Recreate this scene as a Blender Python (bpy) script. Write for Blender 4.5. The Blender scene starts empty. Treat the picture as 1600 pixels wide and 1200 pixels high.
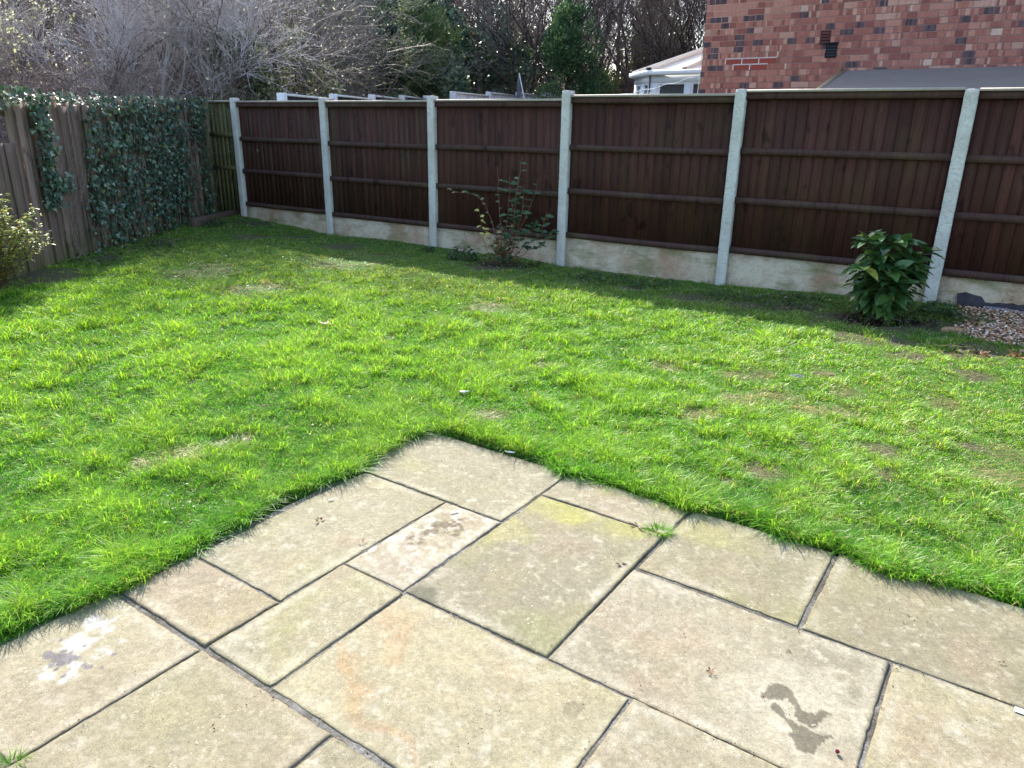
import bpy, math, random
import numpy as np
from mathutils import Vector, Matrix, Euler

R = math.radians
C = bpy.context.scene.collection
scene = bpy.context.scene

# ------------------------------------------------------------------ camera
CAM_H = 1.4665
th, ro = 0.3331974, 0.0181680
fw = Vector((0, math.cos(th), -math.sin(th)))
up = Vector((0, math.sin(th), math.cos(th)))
rt = Vector((1, 0, 0))
r2 = rt*math.cos(ro) + up*math.sin(ro)
u2 = -rt*math.sin(ro) + up*math.cos(ro)
cam = bpy.data.cameras.new('camera')
cam.lens = 25.939
cam.sensor_width = 36
cam.clip_end = 1200
cam.clip_start = 0.05
camo = bpy.data.objects.new('camera', cam)
C.objects.link(camo)
m = Matrix.Identity(4)
for i in range(3):
    m[i][0] = r2[i]; m[i][1] = u2[i]; m[i][2] = -fw[i]
m[2][3] = CAM_H
camo.matrix_world = m
scene.camera = camo

# ------------------------------------------------------------------ light
SUN_AZ, SUN_EL = R(-18), R(37)          # azimuth from +Y, towards +X
sd = Vector((math.sin(SUN_AZ)*math.cos(SUN_EL), math.cos(SUN_AZ)*math.cos(SUN_EL), math.sin(SUN_EL)))
w = bpy.data.worlds.new("World"); scene.world = w; w.use_nodes = True
nt = w.node_tree
sky = nt.nodes.new('ShaderNodeTexSky')
sky.sky_type = 'NISHITA'; sky.sun_disc = False
sky.sun_elevation = SUN_EL; sky.sun_rotation = SUN_AZ
sky.air_density = 1.0; sky.dust_density = 1.6; sky.ozone_density = 1.0
bg = nt.nodes['Background']; bg.inputs[1].default_value = 0.15
nt.links.new(sky.outputs[0], bg.inputs[0])
sl = bpy.data.lights.new('sun', 'SUN'); sl.energy = 3.7; sl.angle = R(0.55); sl.color = (1, .95, .87)
so = bpy.data.objects.new('sun', sl); C.objects.link(so)
so.rotation_euler = sd.to_track_quat('Z', 'Y').to_euler(); so.location = (0, 0, 12)
scene.view_settings.view_transform = 'Standard'
scene.view_settings.look = 'None'
scene.view_settings.gamma = 1
scene.view_settings.exposure = 1.5

# ------------------------------------------------------------------ helpers
rng = np.random.default_rng(7)
random.seed(5)

def s2l(r, g, b):
    f = lambda c: (c/255/12.92) if c/255 <= .04045 else ((c/255+.055)/1.055)**2.4
    return (f(r), f(g), f(b))

def hash2(ix, iy, seed):
    h = (ix.astype(np.int64)*374761393 + iy.astype(np.int64)*668265263 + seed*1442695041) & 0x7fffffff
    h = (h ^ (h >> 13))*1274126177 & 0x7fffffff
    h = h ^ (h >> 16)
    return (h & 0xffff)/65535.0

def vnoise(x, y, seed=0):
    ix = np.floor(x); iy = np.floor(y); fx = x-ix; fy = y-iy
    fx = fx*fx*(3-2*fx); fy = fy*fy*(3-2*fy)
    a = hash2(ix, iy, seed); b = hash2(ix+1, iy, seed); c = hash2(ix, iy+1, seed); d = hash2(ix+1, iy+1, seed)
    return (a*(1-fx)+b*fx)*(1-fy)+(c*(1-fx)+d*fx)*fy

def fbm(x, y, sc, seed=0, oct=4):
    v = 0; a = .5; t = 0
    for o in range(oct):
        v = v+a*vnoise(x*sc+o*17.3, y*sc-o*9.1, seed+o*31); t += a; a *= .5; sc *= 2.03
    return v/t

def sstep(a, b, x):
    t = np.clip((x-a)/(b-a), 0, 1); return t*t*(3-2*t)

def tag(o, label=None, cat=None, group=None, kind=None):
    if label: o['label'] = label
    if cat: o['category'] = cat
    if group: o['group'] = group
    if kind: o['kind'] = kind
    return o

def empty(name, loc=(0, 0, 0), rz=0, parent=None):
    o = bpy.data.objects.new(name, None); C.objects.link(o)
    o.location = loc; o.rotation_euler = (0, 0, rz); o.empty_display_size = .2
    if parent: o.parent = parent
    return o

def npmesh(name, V, F, mats, parent=None, col=None, smooth=False, mi=None, loc=None, rz=None):
    """V (n,3); F list of face arrays (each (k,3) or (k,4)); col (n,3)"""
    me = bpy.data.meshes.new(name)
    V = np.asarray(V, dtype=np.float32)
    if not isinstance(F, list): F = [F]
    F = [np.asarray(f, dtype=np.int32) for f in F if len(f)]
    nl = sum(f.size for f in F); nf = sum(len(f) for f in F)
    me.vertices.add(len(V)); me.vertices.foreach_set('co', V.ravel())
    me.loops.add(nl); me.polygons.add(nf)
    me.loops.foreach_set('vertex_index', np.concatenate([f.ravel() for f in F]))
    tot = np.concatenate([np.full(len(f), f.shape[1], dtype=np.int32) for f in F])
    st = np.concatenate([[0], np.cumsum(tot)[:-1]]).astype(np.int32)
    me.polygons.foreach_set('loop_start', st); me.polygons.foreach_set('loop_total', tot)
    if mi is not None: me.polygons.foreach_set('material_index', np.asarray(mi, dtype=np.int32))
    if smooth: me.polygons.foreach_set('use_smooth', np.ones(nf, dtype=bool))
    me.update(calc_edges=True)
    if col is not None:
        a = me.color_attributes.new('col', 'FLOAT_COLOR', 'POINT')
        c4 = np.ones((len(V), 4), dtype=np.float32); c4[:, :3] = col
        a.data.foreach_set('color', c4.ravel())
    for mm in (mats if isinstance(mats, (list, tuple)) else [mats]): me.materials.append(mm)
    o = bpy.data.objects.new(name, me); C.objects.link(o)
    if parent: o.parent = parent
    if loc is not None: o.location = loc
    if rz is not None: o.rotation_euler = (0, 0, rz)
    return o

class MB:
    def __init__(s): s.v = []; s.q = []; s.t = []; s.c = []; s.n = 0
    def add(s, vs, fs, col=(1, 1, 1)):
        b = s.n
        s.v += [tuple(v) for v in vs]; s.n += len(vs); s.c += [col]*len(vs)
        for f in fs:
            if len(f) == 4: s.q.append([i+b for i in f])
            elif len(f) == 3: s.t.append([i+b for i in f])
            else:
                for k in range(1, len(f)-1): s.t.append([f[0]+b, f[k]+b, f[k+1]+b])
        return s
    def box(s, x0, x1, y0, y1, z0, z1, col=(1, 1, 1), M=None, bev=0.0):
        if bev > 0:   # chamfered box
            vs = []; idx = {}
            X = (x0, x1); Y = (y0, y1); Z = (z0, z1)
            for i in range(2):
                for j in range(2):
                    for k in range(2):
                        sx = bev*(1-2*i); sy = bev*(1-2*j); sz = bev*(1-2*k)
                        idx[i, j, k, 0] = len(vs); vs.append((X[i], Y[j]+sy, Z[k]+sz))
                        idx[i, j, k, 1] = len(vs); vs.append((X[i]+sx, Y[j], Z[k]+sz))
                        idx[i, j, k, 2] = len(vs); vs.append((X[i]+sx, Y[j]+sy, Z[k]))
            fs = []
            for i in range(2): fs.append([idx[i, 0, 0, 0], idx[i, 1, 0, 0], idx[i, 1, 1, 0], idx[i, 0, 1, 0]])
            for j in range(2): fs.append([idx[0, j, 0, 1], idx[1, j, 0, 1], idx[1, j, 1, 1], idx[0, j, 1, 1]])
            for k in range(2): fs.append([idx[0, 0, k, 2], idx[1, 0, k, 2], idx[1, 1, k, 2], idx[0, 1, k, 2]])
            for a in range(2):
                for b in range(2):
                    fs.append([idx[a, b, 0, 0], idx[a, b, 1, 0], idx[a, b, 1, 1], idx[a, b, 0, 1]])
                    fs.append([idx[a, 0, b, 0], idx[a, 1, b, 0], idx[a, 1, b, 2], idx[a, 0, b, 2]])
                    fs.append([idx[0, a, b, 1], idx[1, a, b, 1], idx[1, a, b, 2], idx[0, a, b, 2]])
            for i in range(2):
                for j in range(2):
                    for k in range(2): fs.append([idx[i, j, k, 0], idx[i, j, k, 1], idx[i, j, k, 2]])
        else:
            vs = [(x, y, z) for x in (x0, x1) for y in (y0, y1) for z in (z0, z1)]
            fs = [(0, 1, 3, 2), (4, 6, 7, 5), (0, 4, 5, 1), (2, 3, 7, 6), (0, 2, 6, 4), (1, 5, 7, 3)]
        if M is not None: vs = [tuple(M @ Vector(v)) for v in vs]
        return s.add(vs, fs, col)
    def build(s, name, mats, parent=None, smooth=False, loc=None, rz=None, usecol=True, fixn=True):
        F = []
        if s.q: F.append(np.array(s.q))
        if s.t: F.append(np.array(s.t))
        o = npmesh(name, np.array(s.v), F, mats, parent, np.array(s.c) if usecol else None, smooth, loc=loc, rz=rz)
        if fixn:
            import bmesh
            bm = bmesh.new(); bm.from_mesh(o.data); bmesh.ops.recalc_face_normals(bm, faces=bm.faces); bm.to_mesh(o.data); bm.free()
        return o

def seg_mesh(P0, P1, R0, R1, sides=3):
    """prisms between points"""
    P0 = np.asarray(P0, float); P1 = np.asarray(P1, float); R0 = np.asarray(R0, float)[:, None]; R1 = np.asarray(R1, float)[:, None]
    D = P1-P0; D /= np.linalg.norm(D, axis=1)[:, None]+1e-9
    A = np.where(np.abs(D[:, 2:3]) > .9, np.array([[1., 0, 0]]), np.array([[0, 0, 1.]]))
    U = np.cross(D, A); U /= np.linalg.norm(U, axis=1)[:, None]; W = np.cross(D, U)
    n = len(P0); V = np.empty((n, sides*2, 3))
    for k in range(sides):
        a = 2*math.pi*k/sides; d = U*math.cos(a)+W*math.sin(a)
        V[:, k] = P0+d*R0; V[:, sides+k] = P1+d*R1
    b = (np.arange(n)*sides*2)[:, None]
    F = np.concatenate([np.concatenate([b+k, b+(k+1) % sides, b+sides+(k+1) % sides, b+sides+k], 1) for k in range(sides)])
    return V.reshape(-1, 3), F

def join(parts):
    """parts: list of (V,F,col)"""
    Vs = []; Q = []; T = []; Cc = []; n = 0
    for V, F, c in parts:
        if len(V) == 0: continue
        Vs.append(V)
        for f in (F if isinstance(F, list) else [F]):
            (Q if f.shape[1] == 4 else T).append(f+n)
        c = np.asarray(c, float); Cc.append(np.broadcast_to(c, (len(V), 3))); n += len(V)
    FF = []
    if Q: FF.append(np.concatenate(Q))
    if T: FF.append(np.concatenate(T))
    return np.concatenate(Vs), FF, np.concatenate(Cc)

def unit(a): return a/(np.linalg.norm(a, axis=-1, keepdims=True)+1e-9)

def leaves(P, D, N, L, W, col, prof=((0, 0), (.45, 1), (1, 0)), fold=.25, droop=.15):
    """vectorised leaves: base P, direction D, up-normal N. prof: stations (t, width)"""
    P = np.asarray(P, float); n = len(P)
    D = unit(np.asarray(D, float)); N = np.asarray(N, float); S = unit(np.cross(D, N)); N = unit(np.cross(S, D))
    L = np.broadcast_to(np.asarray(L, float), (n,))[:, None]; W = np.broadcast_to(np.asarray(W, float), (n,))[:, None]
    cols = []; V = []; kinds = []
    for t, wd in prof:
        mid = P+D*L*t-N*L*droop*t*t
        if wd == 0: V.append(mid); kinds.append(1)
        else:
            V.append(mid+S*W*wd/2+N*W*wd*fold); V.append(mid); V.append(mid-S*W*wd/2+N*W*wd*fold); kinds.append(3)
    m_ = len(V); V = np.stack(V, 1).reshape(-1, 3)
    Q = []; T = []; o = 0
    for a, b in zip(kinds[:-1], kinds[1:]):
        if a == 1 and b == 3: T += [(o, o+1, o+2), (o, o+2, o+3)]
        elif a == 3 and b == 3: Q += [(o, o+3, o+4, o+1), (o+1, o+4, o+5, o+2)]
        elif a == 3 and b == 1: T += [(o, o+3, o+1), (o+1, o+3, o+2)]
        o += a
    b = (np.arange(n)*m_)[:, None, None]
    F = []
    if Q: F.append((b+np.array(Q)[None]).reshape(-1, 4))
    if T: F.append((b+np.array(T)[None]).reshape(-1, 3))
    col = np.broadcast_to(np.asarray(col, float), (n, 3))
    return V, F, np.repeat(col, m_, 0)

def rdir(n, r=rng):
    return unit(r.normal(size=(n, 3)))

# ------------------------------------------------------------------ materials
def newmat(name):
    m = bpy.data.materials.new(name); m.use_nodes = True
    return m, m.node_tree, m.node_tree.nodes['Principled BSDF']
def nd(nt, t, **kw):
    n = nt.nodes.new('ShaderNode'+t)
    for k, v in kw.items():
        if k[0] == 'i' and k[1:].isdigit(): n.inputs[int(k[1:])].default_value = v
        else: setattr(n, k, v)
    return n
def noise(nt, scale, detail=4, rough=.6, vec=None, stretch=None, dist=0):
    n = nd(nt, 'TexNoise'); n.inputs['Scale'].default_value = scale; n.inputs['Detail'].default_value = detail
    n.inputs['Roughness'].default_value = rough; n.inputs['Distortion'].default_value = dist
    tc = nd(nt, 'TexCoord')
    if stretch:
        mp = nd(nt, 'Mapping'); mp.inputs['Scale'].default_value = stretch
        nt.links.new(tc.outputs['Object'], mp.inputs[0]); nt.links.new(mp.outputs[0], n.inputs['Vector'])
    else: nt.links.new(tc.outputs['Object'], n.inputs['Vector'])
    return n
def ramp(nt, src, stops):
    r = nd(nt, 'ValToRGB'); e = r.color_ramp.elements
    while len(e) < len(stops): e.new(.5)
    for k, (p, c) in enumerate(stops): e[k].position = p; e[k].color = (*c, 1) if len(c) == 3 else c
    nt.links.new(src, r.inputs[0]); return r
def mixc(nt, a, b, fac, mode='MIX'):
    m = nd(nt, 'MixRGB', blend_type=mode)
    for s, i in ((fac, 0), (a, 1), (b, 2)):
        if isinstance(s, (float, int)): m.inputs[i].default_value = s
        elif isinstance(s, tuple): m.inputs[i].default_value = (*s, 1) if len(s) == 3 else s
        else: nt.links.new(s, m.inputs[i])
    return m.outputs[0]
def bump(nt, bs, src, strength, dist=.01, prev=None):
    b = nd(nt, 'Bump'); b.inputs['Strength'].default_value = strength; b.inputs['Distance'].default_value = dist
    nt.links.new(src, b.inputs['Height'])
    if prev: nt.links.new(prev, b.inputs['Normal'])
    nt.links.new(b.outputs[0], bs.inputs['Normal']); return b.outputs[0]
def attr(nt): return nd(nt, 'Attribute', attribute_name='col').outputs['Color']

def leafmat(name, trans=.35, rough=.45, spec=.4, tint=(1.15, 1.1, .6)):
    m, nt, bs = newmat(name); a = attr(nt)
    nz = noise(nt, 30, 2)
    c = mixc(nt, a, mixc(nt, a, (.6, .6, .6), 1.0, 'MULTIPLY'), ramp(nt, nz.outputs[0], [(.35, (0, 0, 0)), (.7, (1, 1, 1))]).outputs[0])
    nt.links.new(c, bs.inputs['Base Color']); bs.inputs['Roughness'].default_value = rough
    bs.inputs['Specular IOR Level'].default_value = spec
    tr = nd(nt, 'BsdfTranslucent'); nt.links.new(mixc(nt, c, tint, 1.0, 'MULTIPLY'), tr.inputs[0])
    mx = nd(nt, 'MixShader'); mx.inputs[0].default_value = trans
    nt.links.new(bs.outputs[0], mx.inputs[1]); nt.links.new(tr.outputs[0], mx.inputs[2])
    nt.links.new(mx.outputs[0], nt.nodes['Material Output'].inputs[0]); return m

def colmat(name, rough=.8, ns=40, amt=.35, bs_=.3, stretch=None, spec=.3, bd=.004):
    """attribute colour times noise, with bump"""
    m, nt, bs = newmat(name); a = attr(nt); nz = noise(nt, ns, 5, .65, stretch=stretch)
    k = ramp(nt, nz.outputs[0], [(.3, (1-amt,)*3), (.7, (1+amt*.6,)*3)])
    nt.links.new(mixc(nt, a, k.outputs[0], 1.0, 'MULTIPLY'), bs.inputs['Base Color'])
    bs.inputs['Roughness'].default_value = rough; bs.inputs['Specular IOR Level'].default_value = spec
    bump(nt, bs, nz.outputs[0], bs_, bd); return m

M_grass = leafmat('grass_blade', .5, .42, .45, (1.2, 1.15, .5))
M_leaf = leafmat('leaf', .3, .4, .5)
M_gloss = leafmat('glossy_leaf', .12, .28, .6)
M_ivy = leafmat('ivy_leaf', .12, .38, .5)
M_far = leafmat('far_leaf', .45, .5, .4, (1.1, 1.1, .85))
M_twig = colmat('twig_bark', .8, 25, .3, .2, spec=.25)
M_bark = colmat('bark', .9, 18, .45, .6, (1, 1, .3))
M_plastic = colmat('white_plastic', .35, 8, .06, .02, spec=.5)
M_plain = colmat('painted', .6, 12, .15, .1)
M_rough = colmat('rough_matter', .95, 60, .4, .5)

def soil_mat():
    m, nt, bs = newmat('lawn_soil'); av = nd(nt, 'Attribute', attribute_name='col')
    a = noise(nt, 3.5, 6, .65); b = noise(nt, 55, 5, .7)
    c1 = ramp(nt, b.outputs[0], [(.3, s2l(58, 52, 34)), (.55, s2l(86, 84, 50)), (.75, s2l(128, 118, 82))])
    c2 = ramp(nt, b.outputs[0], [(.3, s2l(66, 92, 34)), (.7, s2l(104, 146, 58))])
    gcol = mixc(nt, c1.outputs[0], c2.outputs[0], ramp(nt, a.outputs[0], [(.32, (0, 0, 0)), (.5, (1, 1, 1))]).outputs[0])
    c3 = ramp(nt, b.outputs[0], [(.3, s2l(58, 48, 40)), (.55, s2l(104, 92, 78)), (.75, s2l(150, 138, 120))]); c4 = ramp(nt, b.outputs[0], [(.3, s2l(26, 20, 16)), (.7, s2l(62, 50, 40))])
    sp = nd(nt, 'SeparateColor'); nt.links.new(av.outputs['Color'], sp.inputs[0])
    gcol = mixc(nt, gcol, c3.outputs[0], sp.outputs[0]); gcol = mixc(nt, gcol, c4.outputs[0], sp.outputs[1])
    nt.links.new(gcol, bs.inputs['Base Color'])
    bs.inputs['Roughness'].default_value = .95; bs.inputs['Specular IOR Level'].default_value = .15
    bump(nt, bs, b.outputs[0], 1.0, .02); return m
M_soil = soil_mat()

def ground_mat():
    m, nt, bs = newmat('ground_earth')
    b = noise(nt, 6, 6, .7)
    c1 = ramp(nt, b.outputs[0], [(.3, s2l(50, 46, 34)), (.6, s2l(78, 80, 50)), (.8, s2l(90, 84, 60))])
    nt.links.new(c1.outputs[0], bs.inputs['Base Color']); bs.inputs['Roughness'].default_value = .95; return m
M_ground = ground_mat()

def slab_mat():
    m, nt, bs = newmat('paving_stone'); a = attr(nt)
    f1 = noise(nt, 420, 3, .7); f2 = noise(nt, 95, 5, .7); f3 = noise(nt, 14, 5, .65)
    k = ramp(nt, f1.outputs[0], [(.32, (.6, .6, .58)), (.5, (1, 1, 1)), (.68, (1.42, 1.4, 1.36))])
    c = mixc(nt, a, k.outputs[0], 1.0, 'MULTIPLY')
    k2 = ramp(nt, f2.outputs[0], [(.36, (.84, .83, .81)), (.52, (1, 1, 1)), (.66, (1.16, 1.15, 1.13))])
    c = mixc(nt, c, k2.outputs[0], 1.0, 'MULTIPLY')
    k3 = ramp(nt, f3.outputs[0], [(.35, (.93, .93, .91)), (.65, (1.06, 1.06, 1.06))])
    c = mixc(nt, c, k3.outputs[0], 1.0, 'MULTIPLY')
    # pale lichen flecks
    vo = nd(nt, 'TexVoronoi', feature='F1'); vo.inputs['Scale'].default_value = 55
    tc = nd(nt, 'TexCoord'); nt.links.new(tc.outputs['Object'], vo.inputs['Vector'])
    fk = ramp(nt, vo.outputs['Distance'], [(.10, (1, 1, 1)), (.2, (0, 0, 0))])
    gate = ramp(nt, noise(nt, 7, 3).outputs[0], [(.5, (0, 0, 0)), (.62, (.55, .55, .55))])
    c = mixc(nt, c, s2l(206, 200, 180), mixc(nt, fk.outputs[0], gate.outputs[0], 1.0, 'MULTIPLY'))
    nt.links.new(c, bs.inputs['Base Color'])
    wet = nd(nt, 'Attribute', attribute_name='wet')
    rr = ramp(nt, wet.outputs['Fac'], [(0, (.86,)*3), (1, (.62,)*3)])
    nt.links.new(rr.outputs[0], bs.inputs['Roughness'])
    bs.inputs['Specular IOR Level'].default_value = .35
    p = bump(nt, bs, f1.outputs[0], .35, .002)
    p = bump(nt, bs, f2.outputs[0], .4, .004, p)
    return m
M_slab = slab_mat()

def mortar_mat():
    m, nt, bs = newmat('mortar'); b = noise(nt, 120, 5, .7); c = noise(nt, 5, 3)
    k = ramp(nt, b.outputs[0], [(.3, s2l(74, 72, 68)), (.55, s2l(124, 121, 114)), (.75, s2l(164, 160, 150))])
    k2 = ramp(nt, b.outputs[0], [(.3, s2l(44, 40, 34)), (.7, s2l(96, 90, 78))])
    nt.links.new(mixc(nt, k.outputs[0], k2.outputs[0], ramp(nt, c.outputs[0], [(.42, (0, 0, 0)), (.58, (1, 1, 1))]).outputs[0]), bs.inputs['Base Color'])
    bs.inputs['Roughness'].default_value = .95; bump(nt, bs, b.outputs[0], 1, .006); return m
M_mortar = mortar_mat()

def wood_mat(name, tint_green=.3, grain=70, dark=.45, green=s2l(92, 98, 48), streak=False):
    m, nt, bs = newmat(name); a = attr(nt)
    g = noise(nt, grain, 6, .7, stretch=(1, 1, .045), dist=.3); big = noise(nt, 22, 4, .6, stretch=(1, 1, .05)) if streak else noise(nt, 2.2, 4, .6); kn = noise(nt, 9, 2, .5, stretch=(1, 1, .5))
    k = ramp(nt, g.outputs[0], [(.3, (1-dark,)*3), (.55, (1, 1, 1)), (.75, (1.25, 1.22, 1.2))])
    c = mixc(nt, a, k.outputs[0], 1.0, 'MULTIPLY')
    k2 = ramp(nt, kn.outputs[0], [(.28, (.45, .42, .42)), (.36, (1, 1, 1))])
    c = mixc(nt, c, k2.outputs[0], 1.0, 'MULTIPLY')
    gm = ramp(nt, big.outputs[0], [(.5, (0, 0, 0)), (.75, (tint_green,)*3)])
    c = mixc(nt, c, green, gm.outputs[0])
    nt.links.new(c, bs.inputs['Base Color']); bs.inputs['Roughness'].default_value = .75; bs.inputs['Specular IOR Level'].default_value = .25
    bump(nt, bs, g.outputs[0], .5, .004); return m
M_fence = wood_mat('stained_softwood', .12)
M_fence_moss = wood_mat('stained_softwood_mossy', .5, 60, .5, s2l(96, 94, 66), streak=True)
M_rail = wood_mat('mossy_rail_wood', .4, 40, .45, s2l(96, 92, 58))
M_oldwood = wood_mat('weathered_board', .35, 60, .5, s2l(104, 108, 62))

def conc_mat(name, base, dirt, dscale=3, pits=True, green=None, b=.6):
    m, nt, bs = newmat(name)
    n1 = noise(nt, 160, 4, .7); n2 = noise(nt, dscale, 6, .7); n3 = noise(nt, 24, 5, .65, dist=1.0)
    c = mixc(nt, base, dirt, ramp(nt, n2.outputs[0], [(.4, (0, 0, 0)), (.66, (.8, .8, .8))]).outputs[0])
    if green:
        n4 = noise(nt, dscale*1.7+1, 4, .6, stretch=(.5, 1, 1.6)); c = mixc(nt, c, green, ramp(nt, n4.outputs[0], [(.5, (0, 0, 0)), (.68, (.75, .75, .75))]).outputs[0])
    k = ramp(nt, n1.outputs[0], [(.3, (.78,)*3), (.7, (1.18,)*3)])
    c = mixc(nt, c, k.outputs[0], 1.0, 'MULTIPLY'); c = mixc(nt, c, ramp(nt, n3.outputs[0], [(.34, (.86, .85, .83)), (.5, (1, 1, 1))]).outputs[0], 1.0, 'MULTIPLY'); nt.links.new(c, bs.inputs['Base Color'])
    bs.inputs['Roughness'].default_value = .9; bs.inputs['Specular IOR Level'].default_value = .2
    p = bump(nt, bs, n1.outputs[0], .3, .003); bump(nt, bs, n3.outputs[0], b, .02, p); return m
M_post = conc_mat('concrete_post', s2l(226, 222, 214), s2l(196, 190, 178), 3, b=1.0)
M_gravelboard = conc_mat('concrete_base_panel', s2l(216, 200, 172), s2l(168, 124, 92), 2.6, green=s2l(132, 128, 82), b=1.0)
M_mortarwall = conc_mat('wall_mortar', s2l(176, 152, 146), s2l(150, 124, 118), 4, b=.2)

def felt_mat():
    m, nt, bs = newmat('roof_felt'); n1 = noise(nt, 220, 4, .8); n2 = noise(nt, 6, 5, .7, stretch=(.3, 1, 1))
    k = ramp(nt, n1.outputs[0], [(.3, s2l(96, 86, 80)), (.7, s2l(160, 146, 136))])
    c = mixc(nt, k.outputs[0], s2l(138, 134, 132), ramp(nt, n2.outputs[0], [(.45, (0, 0, 0)), (.75, (.7, .7, .7))]).outputs[0])
    nt.links.new(c, bs.inputs['Base Color']); bs.inputs['Roughness'].default_value = .9; bump(nt, bs, n1.outputs[0], .5, .004); return m
M_felt = felt_mat()

def glass_mat():
    m, nt, bs = newmat('window_glass'); bs.inputs['Base Color'].default_value = (.75, .8, .78, 1)
    bs.inputs['Roughness'].default_value = .03; bs.inputs['Transmission Weight'].default_value = .85; bs.inputs['IOR'].default_value = 1.45; return m
M_glass = glass_mat()

# ------------------------------------------------------------------ frames of reference
F0 = np.array([-4.3025, 11.8713, 0.]); AZ = -0.5815687
ev = np.array([math.cos(AZ), math.sin(AZ), 0]); bv = np.array([-math.sin(AZ), math.cos(AZ), 0])
PHI = 0.97302
uv_u = np.array([math.cos(PHI), math.sin(PHI)]); uv_v = np.array([-math.sin(PHI), math.cos(PHI)])
FLOC = tuple(F0)
SP = 1.929
POSTZ = [.08, -.03, -.03, -.05, -.05, .04, .04]

def ground_z(x, y):
    x = np.asarray(x, float); y = np.asarray(y, float)
    s = (x-F0[0])*ev[0]+(y-F0[1])*ev[1]; t = (x-F0[0])*bv[0]+(y-F0[1])*bv[1]
    base = np.interp(s, [k*SP for k in range(7)], POSTZ)
    z = base*sstep(-2.2, -.1, t)
    z = z+(fbm(x, y, 1.3, 3, 3)-.5)*.05+(fbm(x, y, 7, 5, 2)-.5)*.022
    # corner is a little higher
    return z

# patio outline as the turf leaves it (world xy)
EDGE = np.array([[-3.9,-1.55],[-1.9,1.55],[-1.62,1.73],[-1.512,1.82],[-1.464,1.928],[-1.381,2.03],[-1.284,2.086],[-1.218,2.221],[-1.15,2.326],[-1.07,2.488],[-1.014,2.615],[-0.972,2.725],[-0.824,2.877],[-0.685,3.009],[-0.623,3.149],[-0.505,3.381],[-0.416,3.501],[-0.254,3.433],[-0.025,3.285],[0.128,3.203],[0.239,3.028],[0.404,2.944],[0.557,2.841],[0.632,2.798],[0.745,2.696],[0.873,2.685],[1.012,2.627],[1.068,2.492],[1.223,2.451],[1.268,2.386],[1.315,2.282],[1.365,2.244],[1.47,2.228],[1.64,2.176],[1.727,2.106],[2.4,1.66],[6.5,-1.1],[6.5,-4],[-3.9,-4]])
GRAVEL = np.array([[3.98,6.62],[3.86,6.2],[3.74,5.89],[3.50,5.60],[3.52,5.40],[3.80,5.12],[4.7,4.45],[6.2,5.25],[4.3,6.52]])

def inside(px, py, poly):
    r = np.zeros(px.shape, bool); n = len(poly); j = n-1
    for i in range(n):
        xi, yi = poly[i]; xj, yj = poly[j]
        c = ((yi > py) != (yj > py)) & (px < (xj-xi)*(py-yi)/(yj-yi+1e-12)+xi)
        r ^= c; j = i
    return r
def polydist(px, py, poly, closed=True):
    d = np.full(px.shape, 1e9); n = len(poly)
    for i in range(n if closed else n-1):
        a = poly[i]; b = poly[(i+1) % n]; ab = b-a; t = np.clip(((px-a[0])*ab[0]+(py-a[1])*ab[1])/(ab@ab+1e-12), 0, 1)
        d = np.minimum(d, np.hypot(px-a[0]-t*ab[0], py-a[1]-t*ab[1]))
    return d

# ------------------------------------------------------------------ ground and lawn
gp = npmesh('ground', np.array([(-400, -400, -.14), (400, -400, -.14), (400, 400, -.14), (-400, 400, -.14)]), np.array([[0, 1, 2, 3]]), M_ground)
tag(gp, kind='structure')

def lawn_base():
    xs = np.arange(-5.0, 6.6, .03); ys = np.arange(-1.6, 12.9, .03)
    X, Y = np.meshgrid(xs, ys, indexing='ij'); t = (X-F0[0])*bv[0]+(Y-F0[1])*bv[1]
    ins = inside(X, Y, EDGE); d = polydist(X, Y, EDGE)
    Z = ground_z(X, Y)+.004
    sdist = np.where(ins, -d, d)
    Z = np.where(sdist < -.035, -.07, np.where(sdist < .02, np.minimum(Z, -.004), Z))
    keep = (t < .12) & (sdist > -.08)
    nx, ny = X.shape; idx = np.arange(nx*ny).reshape(nx, ny)
    q = np.stack([idx[:-1, :-1], idx[1:, :-1], idx[1:, 1:], idx[:-1, 1:]], -1)
    k = keep[:-1, :-1] & keep[1:, :-1] & keep[1:, 1:] & keep[:-1, 1:]
    q = q[k]; used = np.unique(q); mp = np.zeros(nx*ny, int); mp[used] = np.arange(len(used))
    _, _, _, bare, straw = dens_fields(X.ravel()[used], Y.ravel()[used]); xu = X.ravel()[used]; yu = Y.ravel()[used]
    Z -= .05*(1-sstep(.2, 1, np.hypot((X-3.05)/.42, (Y-5.98)/.26)))
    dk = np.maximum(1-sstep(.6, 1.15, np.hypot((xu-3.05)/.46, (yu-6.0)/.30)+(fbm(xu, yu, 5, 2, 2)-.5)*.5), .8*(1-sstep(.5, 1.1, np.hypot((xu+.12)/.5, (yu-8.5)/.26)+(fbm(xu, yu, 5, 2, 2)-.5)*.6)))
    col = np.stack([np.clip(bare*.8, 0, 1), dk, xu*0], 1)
    V = np.stack([X.ravel(), Y.ravel(), Z.ravel()], 1)[used]
    o = npmesh('lawn', V, mp[q], M_soil, smooth=True, col=col); tag(o, kind='structure')

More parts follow.
